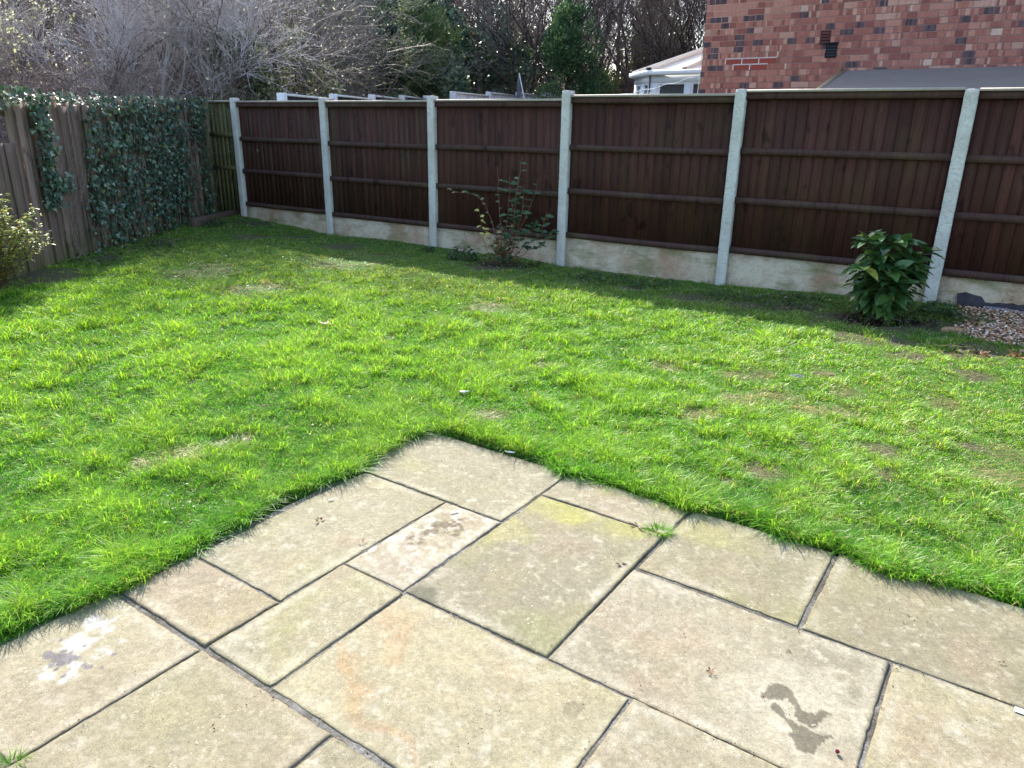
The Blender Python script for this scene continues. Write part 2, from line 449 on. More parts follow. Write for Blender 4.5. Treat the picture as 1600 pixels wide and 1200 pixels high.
STRAW = [(-1.52,3.10,.09),(-1.66,3.02,.07),(-1.38,3.22,.06),(1.563,4.448,.10),(1.54,4.07,.13),(1.40,4.43,.08),(1.017,3.759,.10),(-.116,3.657,.10),(2.262,3.064,.13),(1.3,4.0,.12),(2.0,4.15,.1),(.2,4.6,.09),(2.45,3.3,.1),(1.0,4.6,.1),(-1.307,3.305,.06),(1.641,3.838,.10),(1.823,3.847,.10),(2.5,4.0,.1),(-3.2,7.6,.35),(-1.9,8.3,.4),(-.2,6.2,.2),(-2.4,6.8,.3),(-1.7,8.9,.3)]
BARE = [(1.812,3.291,.12),(1.149,3.065,.10),(1.999,4.473,.09),(2.971,4.528,.14),(2.75,4.95,.16),(1.70,3.02,.08),(1.45,3.35,.07),(.95,2.95,.05),(2.1,3.6,.07),(3.35,5.1,.2),(3.1,5.0,.15),(2.55,5.4,.2),(-1.9,4.13,.05),(-3.9,11.3,.25),(-3.0,10.4,.2),(-.15,8.45,.35),(-.3,8.2,.25),(3.05,5.85,.30),(2.75,6.05,.28),(2.5,6.5,.25),(1.7,6.9,.3),(2.1,6.6,.22),(1.2,7.35,.2),(-2.2,9.6,.3),(-3.6,10.2,.3),(2.9,5.35,.15),(2.3,3.4,.07),(.6,3.5,.06),(3.4,5.75,.25),(-4.6,8.3,.2),(-4.7,7.2,.5)]

def dens_fields(x, y):
    n1 = .45*fbm(x, y, 4, 11, 4)+.3*vnoise(x*9+3*vnoise(x*4, y*4, 8), y*9+3*vnoise(x*4, y*4, 9), 12)+.25*vnoise(x*21, y*21, 13); n2 = fbm(x, y, 1.1, 21, 3); n3 = fbm(x, y, 14, 41, 2)
    bare = np.zeros_like(x); straw = np.zeros_like(x)
    wob = .55+.9*n3
    for bx, by, br in BARE: bare = np.maximum(bare, 1-sstep(.35, 1.15, np.hypot(x-bx, (y-by)*1.0)/(br*wob*1.25)))
    for bx, by, br in STRAW: straw = np.maximum(straw, 1-sstep(.3, 1.2, np.hypot(x-bx, y-by)/(br*wob*1.3)))
    return n1, n2, n3, bare, straw

lawn_base()

def make_grass():
    g = np.random.default_rng(3)
    NT = 150000
    # sample tuft centres in polar coordinates around the viewpoint's foot: density falls with distance
    r = np.exp(g.uniform(math.log(1.7), math.log(13.2), NT)); a = g.uniform(R(-62), R(62), NT)
    a = np.where(g.random(NT) < .85, g.uniform(R(-43), R(43), NT), a)
    x = r*np.sin(a); y = r*np.cos(a)
    t = (x-F0[0])*bv[0]+(y-F0[1])*bv[1]
    ed = polydist(x, y, EDGE); ins = inside(x, y, EDGE)
    sdg = np.where(ins, -ed, ed); ok = (sdg > -.012-.075*(fbm(x, y, 8, 71, 2)-.42)) & (x > -4.88) & (t < -.01) & (~inside(x, y, GRAVEL)) & (x < 6.4) & (y > -1.3)
    n1, n2, n3, bare, straw = dens_fields(x, y)
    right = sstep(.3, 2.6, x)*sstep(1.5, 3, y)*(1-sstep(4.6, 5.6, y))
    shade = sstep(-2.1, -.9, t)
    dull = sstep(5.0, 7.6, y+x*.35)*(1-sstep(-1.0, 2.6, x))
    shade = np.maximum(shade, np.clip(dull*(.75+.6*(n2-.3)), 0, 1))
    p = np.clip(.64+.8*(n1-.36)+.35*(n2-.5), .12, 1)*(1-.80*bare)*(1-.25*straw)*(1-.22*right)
    p = np.where(ed < .08, np.maximum(p, .9), p)
    ok &= g.random(NT) < p
    x, y, r, t, ed, n1, n2, n3, bare, straw, right, shade = [q[ok] for q in (x, y, r, t, ed, n1, n2, n3, bare, straw, right, shade)]
    nt_ = len(x); kb = 11
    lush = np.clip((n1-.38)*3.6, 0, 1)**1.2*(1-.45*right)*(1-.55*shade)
    lush = np.where(ed < .09, np.maximum(lush, .55), lush)
    rep = lambda q: np.repeat(q, kb)
    N = nt_*kb
    fsc = np.maximum(1, rep(r)/3.6)
    ang = g.uniform(0, 2*math.pi, N); rad = np.abs(g.normal(0, .016, N))*fsc
    bx = rep(x)+np.cos(ang)*rad; by = rep(y)+np.sin(ang)*rad
    H = (.023+.050*rep(lush)*(.35+1.25*np.repeat(g.random(nt_), kb)))*g.uniform(.55, 1.35, N)*(1-.4*rep(straw))*(1-.55*rep(bare))*(1-.25*rep(sstep(6, 10, r)))
    lean = g.uniform(.15, 1.25, N)+rep(straw)*.9+rep(right)*.35
    la = ang+g.normal(0, .6, N)
    W = .0025*g.uniform(.65, 1.5, N)*np.maximum(1, rep(r)/3.2)**.95
    z0 = ground_z(bx, by)-.002
    z0 = np.where(rep(ed) < .045, np.maximum(z0, .0), z0)
    base = np.stack([bx, by, z0], 1)
    out = np.stack([np.cos(la), np.sin(la), np.zeros(N)], 1)
    hor = np.sin(np.minimum(lean, 1.45)); ver = np.cos(np.minimum(lean, 1.45))
    mid = base+out*(H*.35*hor)[:, None]+np.array([0, 0, 1.])*(H*(.35+.3*ver))[:, None]
    tip = base+out*(H*(.55+.65*hor)*.95)[:, None]+np.array([0, 0, 1.])*(H*(.18+.85*ver))[:, None]
    # blades twist: width axis
    wa = la+math.pi/2+g.normal(0, .7, N); wv = np.stack([np.cos(wa), np.sin(wa), np.zeros(N)], 1)*W[:, None]
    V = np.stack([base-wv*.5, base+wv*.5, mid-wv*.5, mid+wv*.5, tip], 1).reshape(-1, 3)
    b = (np.arange(N)*5)[:, None]
    Q = np.concatenate([b, b+1, b+3, b+2], 1); T = np.concatenate([b+2, b+3, b+4], 1)
    c1 = np.array(s2l(140, 200, 56)); c2 = np.array(s2l(92, 160, 58)); c3 = np.array(s2l(182, 222, 84)); cs = np.array(s2l(208, 196, 150)); ct = np.array(s2l(176, 184, 104))
    k = np.clip(rep(n2)*1.3-.15+g.normal(0, .16, N), 0, 1)[:, None]
    col = c2*(1-k)+c1*k
    k = (np.clip(rep(n1)*4-1.6, 0, 1)*.7)[:, None]; col = col*(1-k)+c3*k
    k = (rep(shade)*.72*g.uniform(.5, 1, N))[:, None]; col = col*(1-k)+np.array(s2l(116, 136, 84))*k  # olive mix puts muted shade into the blade colour, along with mossy turf
    tw = np.repeat(g.random(nt_) < .06, kb) & (g.random(N) < .5)
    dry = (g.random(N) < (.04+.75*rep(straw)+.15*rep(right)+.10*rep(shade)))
    col = np.where(dry[:, None], cs*g.uniform(.6, 1.1, N)[:, None], col)
    col = np.where((tw & ~dry)[:, None], ct, col)
    col = col*g.uniform(.72, 1.28, N)[:, None]
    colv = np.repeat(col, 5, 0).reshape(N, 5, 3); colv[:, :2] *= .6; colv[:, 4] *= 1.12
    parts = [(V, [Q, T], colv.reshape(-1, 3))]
    # flat clover / moss / small weed leaves in the sward
    M = 34000
    r = np.exp(g.uniform(math.log(2.2), math.log(11.5), M)); a = g.uniform(R(-42), R(42), M); x = r*np.sin(a); y = r*np.cos(a)
    t = (x-F0[0])*bv[0]+(y-F0[1])*bv[1]
    n = fbm(x, y, 2.6, 77, 3)
    ok = (~inside(x, y, EDGE)) & (x > -4.85) & (t < -.02) & (~inside(x, y, GRAVEL)) & (g.random(M) < np.clip((n-.42)*4, .05, 1))
    x = x[ok]; y = y[ok]; r = r[ok]; n = len(x)
    D = unit(np.stack([g.normal(size=n), g.normal(size=n), g.uniform(0, .5, n)], 1)); NN = unit(np.stack([g.normal(0, .35, n), g.normal(0, .35, n), np.ones(n)], 1))
    L = g.uniform(.008, .017, n)*np.maximum(1, r/4.5)
    cc = np.array(s2l(84, 124, 66))*g.uniform(.7, 1.4, n)[:, None]
    parts.append(leaves(np.stack([x, y, ground_z(x, y)+g.uniform(.006, .022, n)], 1), D, NN, L, L*.75, cc*1.15, fold=.1))
    # straw thatch lying flat in the dry patches and thin parts
    M = 13000
    idx = g.integers(0, len(STRAW)+len(BARE)+60, M); pl = STRAW+STRAW+BARE[:6]
    idx = g.integers(0, len(pl), M); pl = np.array(pl); c_ = pl[idx]
    x = c_[:, 0]+g.normal(0, .55, M)*c_[:, 2]; y = c_[:, 1]+g.normal(0, .55, M)*c_[:, 2]
    ex = g.random(M) < .35; rr = np.exp(g.uniform(math.log(2.2), math.log(9), M)); aa = g.uniform(R(-30), R(42), M)
    x = np.where(ex, rr*np.sin(aa), x); y = np.where(ex, rr*np.cos(aa), y)
    t = (x-F0[0])*bv[0]+(y-F0[1])*bv[1]
    ok = (~inside(x, y, EDGE)) & (x > -4.85) & (t < -.05) & (~inside(x, y, GRAVEL)); x = x[ok]; y = y[ok]; n = len(x)
    r = np.hypot(x, y)
    D = unit(np.stack([g.normal(size=n), g.normal(size=n), g.uniform(-.05, .35, n)], 1)); NN = np.tile([0, 0, 1.], (n, 1))
    parts.append(leaves(np.stack([x, y, ground_z(x, y)+.007], 1), D, NN, g.uniform(.02, .05, n), .0016*np.maximum(1, r/3.2), cs*g.uniform(.45, .95, n)[:, None], fold=0, droop=.1))
    # long blades lying out over the paving edge
    pts = EDGE[2:-4]; c1 = c1*1.0; seg = g.integers(0, len(pts)-1, 9000); f = g.random(9000)[:, None]
    P = pts[seg]*(1-f)+pts[seg+1]*f; tn = unit(pts[seg+1]-pts[seg]); inn = np.stack([tn[:, 1], -tn[:, 0]], 1)
    cl = fbm(P[:, 0], P[:, 1], 5, 91, 2); keep = g.random(9000) < np.clip((cl-.3)*2.4, .08, 1); P = P[keep]; tn = tn[keep]; inn = inn[keep]; cl = cl[keep]; n = len(P)
    D = inn*g.uniform(.1, 1, n)[:, None]+tn*g.normal(0, .9, n)[:, None]
    D = unit(np.concatenate([D, g.uniform(.1, 1.3, n)[:, None]], 1))
    P3 = np.concatenate([P-inn*g.uniform(-.02, .04, n)[:, None], np.full((n, 1), .001)], 1)
    kk = g.random(n)[:, None]
    parts.append(leaves(P3, D, np.tile([0, 0, 1.], (n, 1)), g.uniform(.03, .11, n)*(.4+1.2*cl), .0028, (c1*kk+c2*(1-kk))*g.uniform(.7, 1.3, n)[:, None], prof=((0, .8), (.4, 1), (.75, .6), (1, 0)), fold=.15, droop=.55))
    V, F, c = join(parts)
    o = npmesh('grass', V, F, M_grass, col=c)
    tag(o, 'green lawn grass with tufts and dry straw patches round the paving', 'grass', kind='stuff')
make_grass()

# ------------------------------------------------------------------ patio
SLABS = [(2.11,2.65,1.475,2.31),(1.26,2.11,1.755,2.23),(1.54,2.11,1.47,1.755),(.98,1.26,1.755,2.23),(.985,1.54,1.463,1.755),(.46,.98,1.755,2.25),
 (.42,.985,1.2,1.755),(.985,1.54,.635,1.463),(1.54,2.395,.907,1.47),(2.395,2.65,.9,1.475),(2.125,2.66,.34,.9),(2.122,2.67,-.51,.34),(1.54,2.122,.072,.907),
 (.985,1.54,.072,.635),(1.26,2.122,-.51,.072),(.42,.985,.62,1.2),
 (-.1,.42,.62,1.463),(-.1,.42,1.463,1.755),(-.1,.46,1.755,2.26),(-.66,-.1,.9,1.755),(-.66,-.1,1.755,2.26),(-1.5,-.66,1.4,2.26),(.42,.985,.072,.62),(-.1,.42,-.2,.62),(.42,.985,-.51,.072),(.985,1.26,-.51,.072),
 (2.122,2.67,-1.36,-.51),(1.54,2.122,-1.08,-.51),(.985,1.54,-1.08,-.51),(2.122,2.67,-2.2,-1.36),(1.26,2.122,-1.65,-1.08),(.42,.985,-1.08,-.51),(-.66,-.1,.05,.9),(1.26,2.122,-2.2,-1.65),(-.1,.42,-.76,-.2)]
WET1 = np.array([[0.734,1.683],[0.769,1.694],[0.788,1.685],[0.799,1.666],[0.8,1.63],[0.802,1.606],[0.811,1.589],[0.83,1.584],[0.866,1.599],[0.871,1.579],[0.845,1.567],[0.823,1.544],[0.806,1.533],[0.788,1.541],[0.774,1.56],[0.772,1.582],[0.78,1.611],[0.772,1.638],[0.745,1.637],[0.722,1.634],[0.702,1.639],[0.705,1.66],[0.716,1.662]])
WET2 = np.array([[0.723,1.622],[0.737,1.625],[0.746,1.587],[0.751,1.565],[0.768,1.543],[0.792,1.527],[0.815,1.511],[0.844,1.512],[0.84,1.501],[0.821,1.496],[0.796,1.474],[0.774,1.449],[0.751,1.451],[0.739,1.463],[0.736,1.489],[0.735,1.515],[0.745,1.526],[0.74,1.559],[0.726,1.581],[0.717,1.604]])
WET3 = np.array([[0.151,1.59],[0.159,1.608],[0.181,1.614],[0.211,1.609],[0.223,1.604],[0.204,1.58],[0.185,1.557],[0.168,1.559],[0.157,1.573]])
RUST = np.array([[-0.497,1.826],[-0.468,1.736],[-0.423,1.673],[-0.407,1.576],[-0.383,1.521],[-0.314,1.506],[-0.262,1.486],[-0.236,1.461],[-0.216,1.387]])
WHITE = [(-1.264,1.91,.05),(-1.268,1.826,.055),(-1.30,1.79,.05),(-1.269,1.769,.06),(-1.281,1.695,.05),(-1.24,1.70,.05),(-1.17,1.83,.035),(-1.2,1.76,.05),(-1.23,1.87,.04)]
FLAKE = [(-1.292,1.745,.034),(-1.252,1.745,.024),(-1.329,1.754,.022),(-1.338,1.825,.008),(-1.146,1.766,.009),(-1.19,1.711,.011),(-1.15,1.71,.008),(-1.291,1.776,.008),(-1.238,1.677,.008),(-1.30,1.72,.014),(-1.275,1.70,.009),(-1.21,1.72,.008),(-1.25,1.80,.006)]

bed_v = []
def patio():
    root_v = []
    X, Y = np.meshgrid(np.arange(-2.2, 2.665, .04), np.arange(-2.3, 2.3, .04), indexing='ij')
    wx = X*uv_u[0]+Y*uv_v[0]; wy = X*uv_u[1]+Y*uv_v[1]
    Z = -.0052+(fbm(wx, wy, 9, 61, 3)-.5)*.005
    nx, ny = X.shape; idx = np.arange(nx*ny).reshape(nx, ny)
    q = np.stack([idx[:-1, :-1], idx[1:, :-1], idx[1:, 1:], idx[:-1, 1:]], -1).reshape(-1, 4)
    bed = npmesh('patio', np.stack([wx.ravel(), wy.ravel(), Z.ravel()], 1), q, M_mortar, smooth=True)
    tag(bed, kind='structure')
    base = np.array(s2l(176, 168, 142)); algae = np.array(s2l(164, 164, 96)); grey = np.array(s2l(146, 140, 122)); pale = np.array(s2l(212, 206, 190)); pink = np.array(s2l(184, 160, 140))
    for i, (u0, u1, v0, v1) in enumerate(SLABS):
        g = np.random.default_rng(100+i)
        vis = i < 16
        st = .0055 if vis else .03
        gp_ = g.uniform(.0025, .0065, 4)
        if abs(u0-.985) < .01: gp_[0] = .0095
        if abs(u1-.985) < .01: gp_[1] = .0085
        if abs(u0-2.125) < .01 and v1 < 1: gp_[0] = .0085
        if abs(v1-.34) < .01: gp_[3] = .010
        if abs(v1-.635) < .01: gp_[3] = .009
        a0, a1, b0, b1 = u0+gp_[0], u1-gp_[1], v0+gp_[2], v1-gp_[3]
        us = np.linspace(a0, a1, max(4, int((a1-a0)/st))); vs = np.linspace(b0, b1, max(4, int((b1-b0)/st)))
        us = np.concatenate([[a0-.0008], [a0], us[1:-1], [a1], [a1+.0008]]); vs = np.concatenate([[b0-.0008], [b0], vs[1:-1], [b1], [b1+.0008]])
        U, Vv = np.meshgrid(us, vs, indexing='ij')
        e = np.minimum(np.minimum(U-a0, a1-U), np.minimum(Vv-b0, b1-Vv))
        edge_rough = (fbm(U, Vv, 28, 200+i, 3)-.5)
        # wavy edges
        pull = np.clip(1-e/.02, 0, 1)
        cu = (a0+a1)/2; cv = (b0+b1)/2
        Un = U-np.sign(U-cu)*pull*np.maximum(0, edge_rough)*.012*(np.minimum(U-a0, a1-U) < .02)
        Vn = Vv-np.sign(Vv-cv)*pull*np.maximum(0, edge_rough)*.012*(np.minimum(Vv-b0, b1-Vv) < .02)
        wx = Un*uv_u[0]+Vn*uv_v[0]; wy = Un*uv_u[1]+Vn*uv_v[1]
        Z = (fbm(wx, wy, 7, 300+i, 4)-.5)*.007+(fbm(wx, wy, 45, 400, 3)-.5)*.0016
        Z = Z+g.normal(0, .0014)+(U-cu)*g.normal(0, .003)+(Vv-cv)*g.normal(0, .003)
        chip = .004+.014*np.clip((fbm(U, Vv, 14, 500+i, 3)-.55)*4, 0, 1)
        Z = Z-(1-sstep(0, 1, e/chip))*.003
        Z = np.where(e < 0, -.02, np.maximum(Z, -.003))
        # colour fields
        c = np.broadcast_to(base*(1+g.normal(0, .07))*np.array([1, 1+g.normal(0, .015), 1+g.normal(0, .04)]), (*U.shape, 3)).copy()
        n1 = fbm(wx, wy, 3.2, 600+i, 4); n2 = fbm(wx, wy, 11, 700+i, 4); n3 = fbm(wx, wy, 40, 800, 3)
        def mx(c, d, k): k = np.clip(k, 0, 1)[..., None]; return c*(1-k)+d*k
        c = mx(c, grey, (n1-.48)*1.3)
        far = {0: .55, 8: .8, 9: .3, 10: .8, 11: .85, 1: .4}.get(i, .15)
        c = mx(c, grey*np.array([1.0, .99, .93]), far*.8+(n2-.5)*.5)
        c = mx(c, pink, (fbm(wx, wy, 5, 900+i, 3)-.56)*1.2)
        c = mx(c, pale, np.clip((n2-.50)*1.5, 0, .3)*(1.3-far)*np.clip((n3-.38)*4, 0, 1)); c = mx(c, pale, (n3-.64)*3.0)
        al = {0: .35, 9: .55, 8: .3, 10: .35, 4: .45, 2: .25, 15: .3, 3: .3, 1: .2}.get(i, .12)
        c = mx(c, algae, (fbm(wx, wy, 4.5, 1000+i, 4)-.5)*3*al+(.25*al)*(1-sstep(.0, .12, e)))
        c = mx(c, np.array(s2l(110, 106, 88)), (1-sstep(0, .010, e))*.5*n2*1.4)
        c = mx(c, pale, (sstep(.004, .02, e)-sstep(.02, .06, e))*.45*np.clip((fbm(wx, wy, 6, 1100+i, 2)-.4)*4, 0, 1))
        wet = np.zeros(U.shape)
        def blob(bx, by, br, s=1.0, ns=24): return s*(1-sstep(.55, 1.15, (np.hypot(wx-bx, wy-by)/br)+(fbm(wx, wy, ns, 55, 3)-.5)*1.1))
        if i == 8:
            for bx, by, br in [(.22,2.74,.14),(.33,2.67,.13),(.45,2.55,.1),(-.02,2.5,.1)]: c = mx(c, np.array(s2l(182, 180, 96)), blob(bx, by, br*1.15, .42, 12)*(.5+n2))
            c = mx(c, np.array(s2l(104, 104, 88)), blob(-.28, 2.09, .075, .8, 14)); c = mx(c, np.array(s2l(150, 156, 100)), (blob(.10, 1.86, .10, .35, 9)+blob(.02, 1.93, .09, .2, 9))*(.5+n2))
        if i == 10:
            c = mx(c, np.array(s2l(180, 178, 96)), blob(.75, 2.52, .12, .3, 9))
        if i == 2:
            c = mx(c, np.array(s2l(222, 212, 204)), .75*np.clip((n3-.38)*3.2, 0, 1)*(1-blob(-.48, 2.15, .2)))
            for bx, by, br in [(-.238,2.518,.07),(-.36,2.42,.05),(-.20,2.56,.04),(-.3,2.5,.05)]: c = mx(c, np.array(s2l(118, 104, 86)), blob(bx, by, br, .85, 45)*np.clip((fbm(wx, wy, 60, 33, 2)-.38)*5, 0, 1))
        if i == 5:
            wm = np.zeros(U.shape)
            for bx, by, br in WHITE: wm = np.maximum(wm, blob(bx, by, br, 1, 26))
            c = mx(c, np.array(s2l(244, 244, 250)), wm*np.clip(.12+2.2*(n3-.42)+1.5*(n2-.5), 0, .85))
            fm = np.zeros(U.shape)
            for bx, by, br in FLAKE: fm = np.maximum(fm, 1-sstep(.75, 1.05, np.hypot(wx-bx, wy-by)/br+(fbm(wx, wy, 70, 12, 2)-.5)*1.2))
            c = mx(c, np.array(s2l(116, 116, 130)), fm*.9); Z = Z-fm*.0012
        if i in (6, 5, 3):
            c = mx(c, pink, .35*n1)
        if i == 7:
            d = polydist(wx, wy, RUST, False); k = fbm(wx, wy, 16, 19, 3)
            wdt = .012+.03*sstep(1.42, 1.6, wy)*k*(1-sstep(1.70, 1.84, wy)*.3)
            c = mx(c, np.array(s2l(182, 142, 98)), (1-sstep(.3, 1.1, d/wdt))*.36*np.clip(.3+n3*1.4, 0, 1))
            for bx, by, br in [(-.339,1.95,.07),(-.337,1.838,.05),(-.329,1.76,.035),(-.46,1.75,.05),(-.40,1.64,.05)]: c = mx(c, np.array(s2l(190, 146, 96)), blob(bx, by, br, .3, 18)*np.clip(n3*1.6, 0, 1))
            w3 = inside(wx+(fbm(wx, wy, 60, 5, 2)-.5)*.01, wy+(fbm(wx, wy, 60, 6, 2)-.5)*.01, WET3)
            c = np.where(w3[..., None], c*np.array([.72, .71, .67]), c); wet = np.where(w3, .4, wet)
            c = mx(c, np.array(s2l(150, 120, 120)), blob(-.5, 1.46, .03, .4))
        if i == 12:
            qx = wx+(fbm(wx, wy, 45, 5, 3)-.5)*.016; qy = wy+(fbm(wx, wy, 45, 6, 3)-.5)*.016
            ww = inside(qx, qy, WET1) | inside(qx, qy, WET2)
            c = mx(c, pale*1.02, .5*(1-sstep(.0, .10, np.hypot(wx-.76, wy-1.62)-.12))*n2*1.4)
            c = np.where(ww[..., None], c*np.array([.36, .345, .31]), c); wet = np.where(ww, 1., wet)
            c = mx(c, np.array(s2l(150, 100, 88)), blob(.585, 1.737, .012, .6, 60))
        hf = fbm(wx, wy, 75, 1200, 3)-.5; c = np.clip(c*(1+hf*.45)[..., None]*np.array([.585, .578, .54]), .02, .9)
        nx, ny = U.shape; idx = np.arange(nx*ny).reshape(nx, ny)
        q = np.stack([idx[:-1, :-1], idx[1:, :-1], idx[1:, 1:], idx[:-1, 1:]], -1).reshape(-1, 4)
        o = npmesh('paving_slab', np.stack([wx.ravel(), wy.ravel(), Z.ravel()], 1), q, M_slab, parent=bed, col=c.reshape(-1, 3), smooth=True)
        fl = np.ones((nx-1, ny-1), bool); fl[0] = fl[-1] = False; fl[:, 0] = fl[:, -1] = False; o.data.polygons.foreach_set('use_smooth', fl.ravel())
        at = o.data.attributes.new('wet', 'FLOAT', 'POINT'); at.data.foreach_set('value', wet.ravel().astype(np.float32))
patio()

# ------------------------------------------------------------------ main fence
GBT = [.245, .225, .228, .275, .293, .288]; PTOP = [1.79, 1.785, 1.79, 1.828, 1.858, 1.85]; POSTTOP = [1.83, 1.82, 1.83, 1.87, 1.86, 1.84, 1.85]
def jitter_mesh(o, amp, sc=30):
    me = o.data; n = len(me.vertices); co = np.empty(n*3, np.float32); me.vertices.foreach_get('co', co); co = co.reshape(-1, 3)
    for a in range(3): co[:, a] += (fbm(co[:, 0]*1.3+co[:, 2]*2+a*7, co[:, 1]*1.7+co[:, 2]*.9, sc, 9+a, 2)-.5)*amp
    me.vertices.foreach_set('co', co.ravel())

def make_post(s, zb, zt, parent, g, name='concrete_post', wd=.105, dp=.11):
    V = []; nz = 60; prof = [(-.5, .012), (-.46, 0), (-.25, 0), (0, 0), (.25, 0), (.46, 0), (.5, .012), (.5, .3), (.5, .98), (.46, 1.0), (-.46, 1.0), (-.5, .98), (-.5, .3)]
    prof = [(x*wd, y*dp if y > .02 else y*.6) for x, y in prof]; m_ = len(prof)
    for k in range(nz+1):
        z = zb-.15+(zt-zb+.15)*k/nz; top = k == nz
        for j, (x, y) in enumerate(prof):
            sh = .93 if top else 1
            V.append((s+x*sh+(random.random()-.5)*.0025, (y if not top else .05+(y-.05)*.93)+(random.random()-.5)*.0022, z+(random.random()-.5)*.004*(top)))
    F = []
    for k in range(nz):
        for j in range(m_): F.append((k*m_+j, k*m_+(j+1) % m_, (k+1)*m_+(j+1) % m_, (k+1)*m_+j))
    n = len(V); V.append((s, .05, zt+.006)); T = [(nz*m_+j, nz*m_+(j+1) % m_, n) for j in range(m_)]
    return npmesh(name, np.array(V), [np.array(F), np.array(T)], M_post, parent, smooth=False)

def cap_strip(s0, s1, z1, p):
    pr = [(.006, z1-.024)]+[(.006+.011*(1-math.cos(a)), z1-.011+.011*math.sin(a)) for a in np.linspace(0, math.pi/2, 5)]+[(.10, z1), (.10, z1-.024)]
    n = len(pr); b = MB(); vs = [(s0, y, z) for y, z in pr]+[(s1, y, z) for y, z in pr]
    b.add(vs, [(i, (i+1) % n, n+(i+1) % n, n+i) for i in range(n)]+[tuple(range(n)), tuple(range(n, 2*n))], s2l(176, 164, 150)); b.build('capping_strip', M_plain, p)  # pale tone paints the sun glint along the rounded cap edge

def make_panel(s0, s1, z0, z1, root, g, seed, top_c=None):
    brown = np.array(s2l(76, 46, 36))*g.uniform(.88, 1.1); b = MB()
    x = s0; k = 0
    while x < s1-.01:
        wd = min(.098+g.uniform(-.012, .012), s1-x)
        tint = g.uniform(.78, 1.25); c = brown*tint*np.array([1, g.uniform(.92, 1.06), g.uniform(.9, 1.1)])
        # feather edge: thick on one side
        x1 = min(x+wd+.006, s1)
        zt = z1-.035+g.uniform(-.004, .004)
        vs = [(x, .064, z0+.01), (x1, .071, z0+.01), (x1, .083, z0+.01), (x, .079, z0+.01), (x, .064, zt), (x1, .071, zt), (x1, .083, zt), (x, .079, zt)]
        b.add(vs, [(0, 1, 2, 3), (4, 7, 6, 5), (0, 4, 5, 1), (1, 5, 6, 2), (2, 6, 7, 3), (3, 7, 4, 0)], tuple(c))
        x += wd; k += 1
    p = b.build('fence_panel', M_fence_moss if seed < 2 else M_fence, root)
    rb = np.array(s2l(80, 57, 51))
    for zz, hh, nm in ((z0+.005, .062, 'rail'), (z0+.50, .062, 'rail'), (z0+.975, .060, 'rail'), (z1-.085, .062, 'top_rail')):
        r_ = MB(); sg = g.normal(0, .003); n = 12
        # slightly bowed rail in short lengths
        for q in range(n):
            xa = s0+(s1-s0)*q/n; xb = s0+(s1-s0)*(q+1)/n
            bow = lambda t: sg*math.sin(math.pi*t)
            za = zz+bow(q/n); zb = zz+bow((q+1)/n)
            vs = [(xa, .024, za), (xb, .024, zb), (xb, .062, zb), (xa, .062, za), (xa, .030, za+hh), (xb, .030, zb+hh), (xb, .062, zb+hh), (xa, .062, za+hh)]
            r_.add(vs, [(0, 1, 2, 3), (4, 7, 6, 5), (0, 4, 5, 1), (2, 6, 7, 3)]+([(3, 7, 4, 0)] if q == 0 else [])+([(1, 5, 6, 2)] if q == n-1 else []), tuple(rb*g.uniform(.97, 1.03)))
        r_.build(nm, M_rail, p)
    cap_strip(s0, s1, z1, p)

def main_fence():
    g = np.random.default_rng(17)
    root = empty('fence', FLOC, AZ)
    tag(root, 'long dark brown closeboard fence on concrete posts along the back of the lawn', 'fence')
    for k in range(7): make_post(k*SP, POSTZ[k], POSTTOP[k], root, g)
    for k in range(6):
        s0 = k*SP+.054; s1 = (k+1)*SP-.054
        if k == 0: s0 += .01
        make_panel(s0, s1, GBT[k], PTOP[k], root, g, k)
        b = MB(); zb = min(POSTZ[k], POSTZ[k+1])-.12
        n = 14
        for q in range(n):
            xa = s0+(s1-s0)*q/n; xb = s0+(s1-s0)*(q+1)/n
            b.add([(xa, .036, zb), (xb, .036, zb), (xb, .092, zb), (xa, .092, zb), (xa, .038, GBT[k]), (xb, .038, GBT[k]), (xb, .092, GBT[k]), (xa, .092, GBT[k])],
                  [(4, 7, 6, 5), (0, 4, 5, 1), (2, 6, 7, 3)]+([(3, 7, 4, 0)] if q == 0 else [])+([(1, 5, 6, 2)] if q == n-1 else []))
        b.build('gravel_board', M_gravelboard, root, usecol=False)
    # greenish end piece between the corner and the first post
    b = MB(); x = -.66; green = np.array(s2l(112, 108, 72))
    while x < -.06:
        wd = min(.1, -.055-x); b.box(x, x+wd-.004, .066, .082, .12, 1.77, tuple(green*g.uniform(.75, 1.1))); x += wd
    p = b.build('fence_panel', M_oldwood, root)
    for zz in (.78, 1.27): MB().box(-.66, -.055, .028, .065, zz, zz+.06, tuple(green*.85)).build('rail', M_oldwood, p)
    cap_strip(-.66, -.055, 1.80, p)
main_fence()

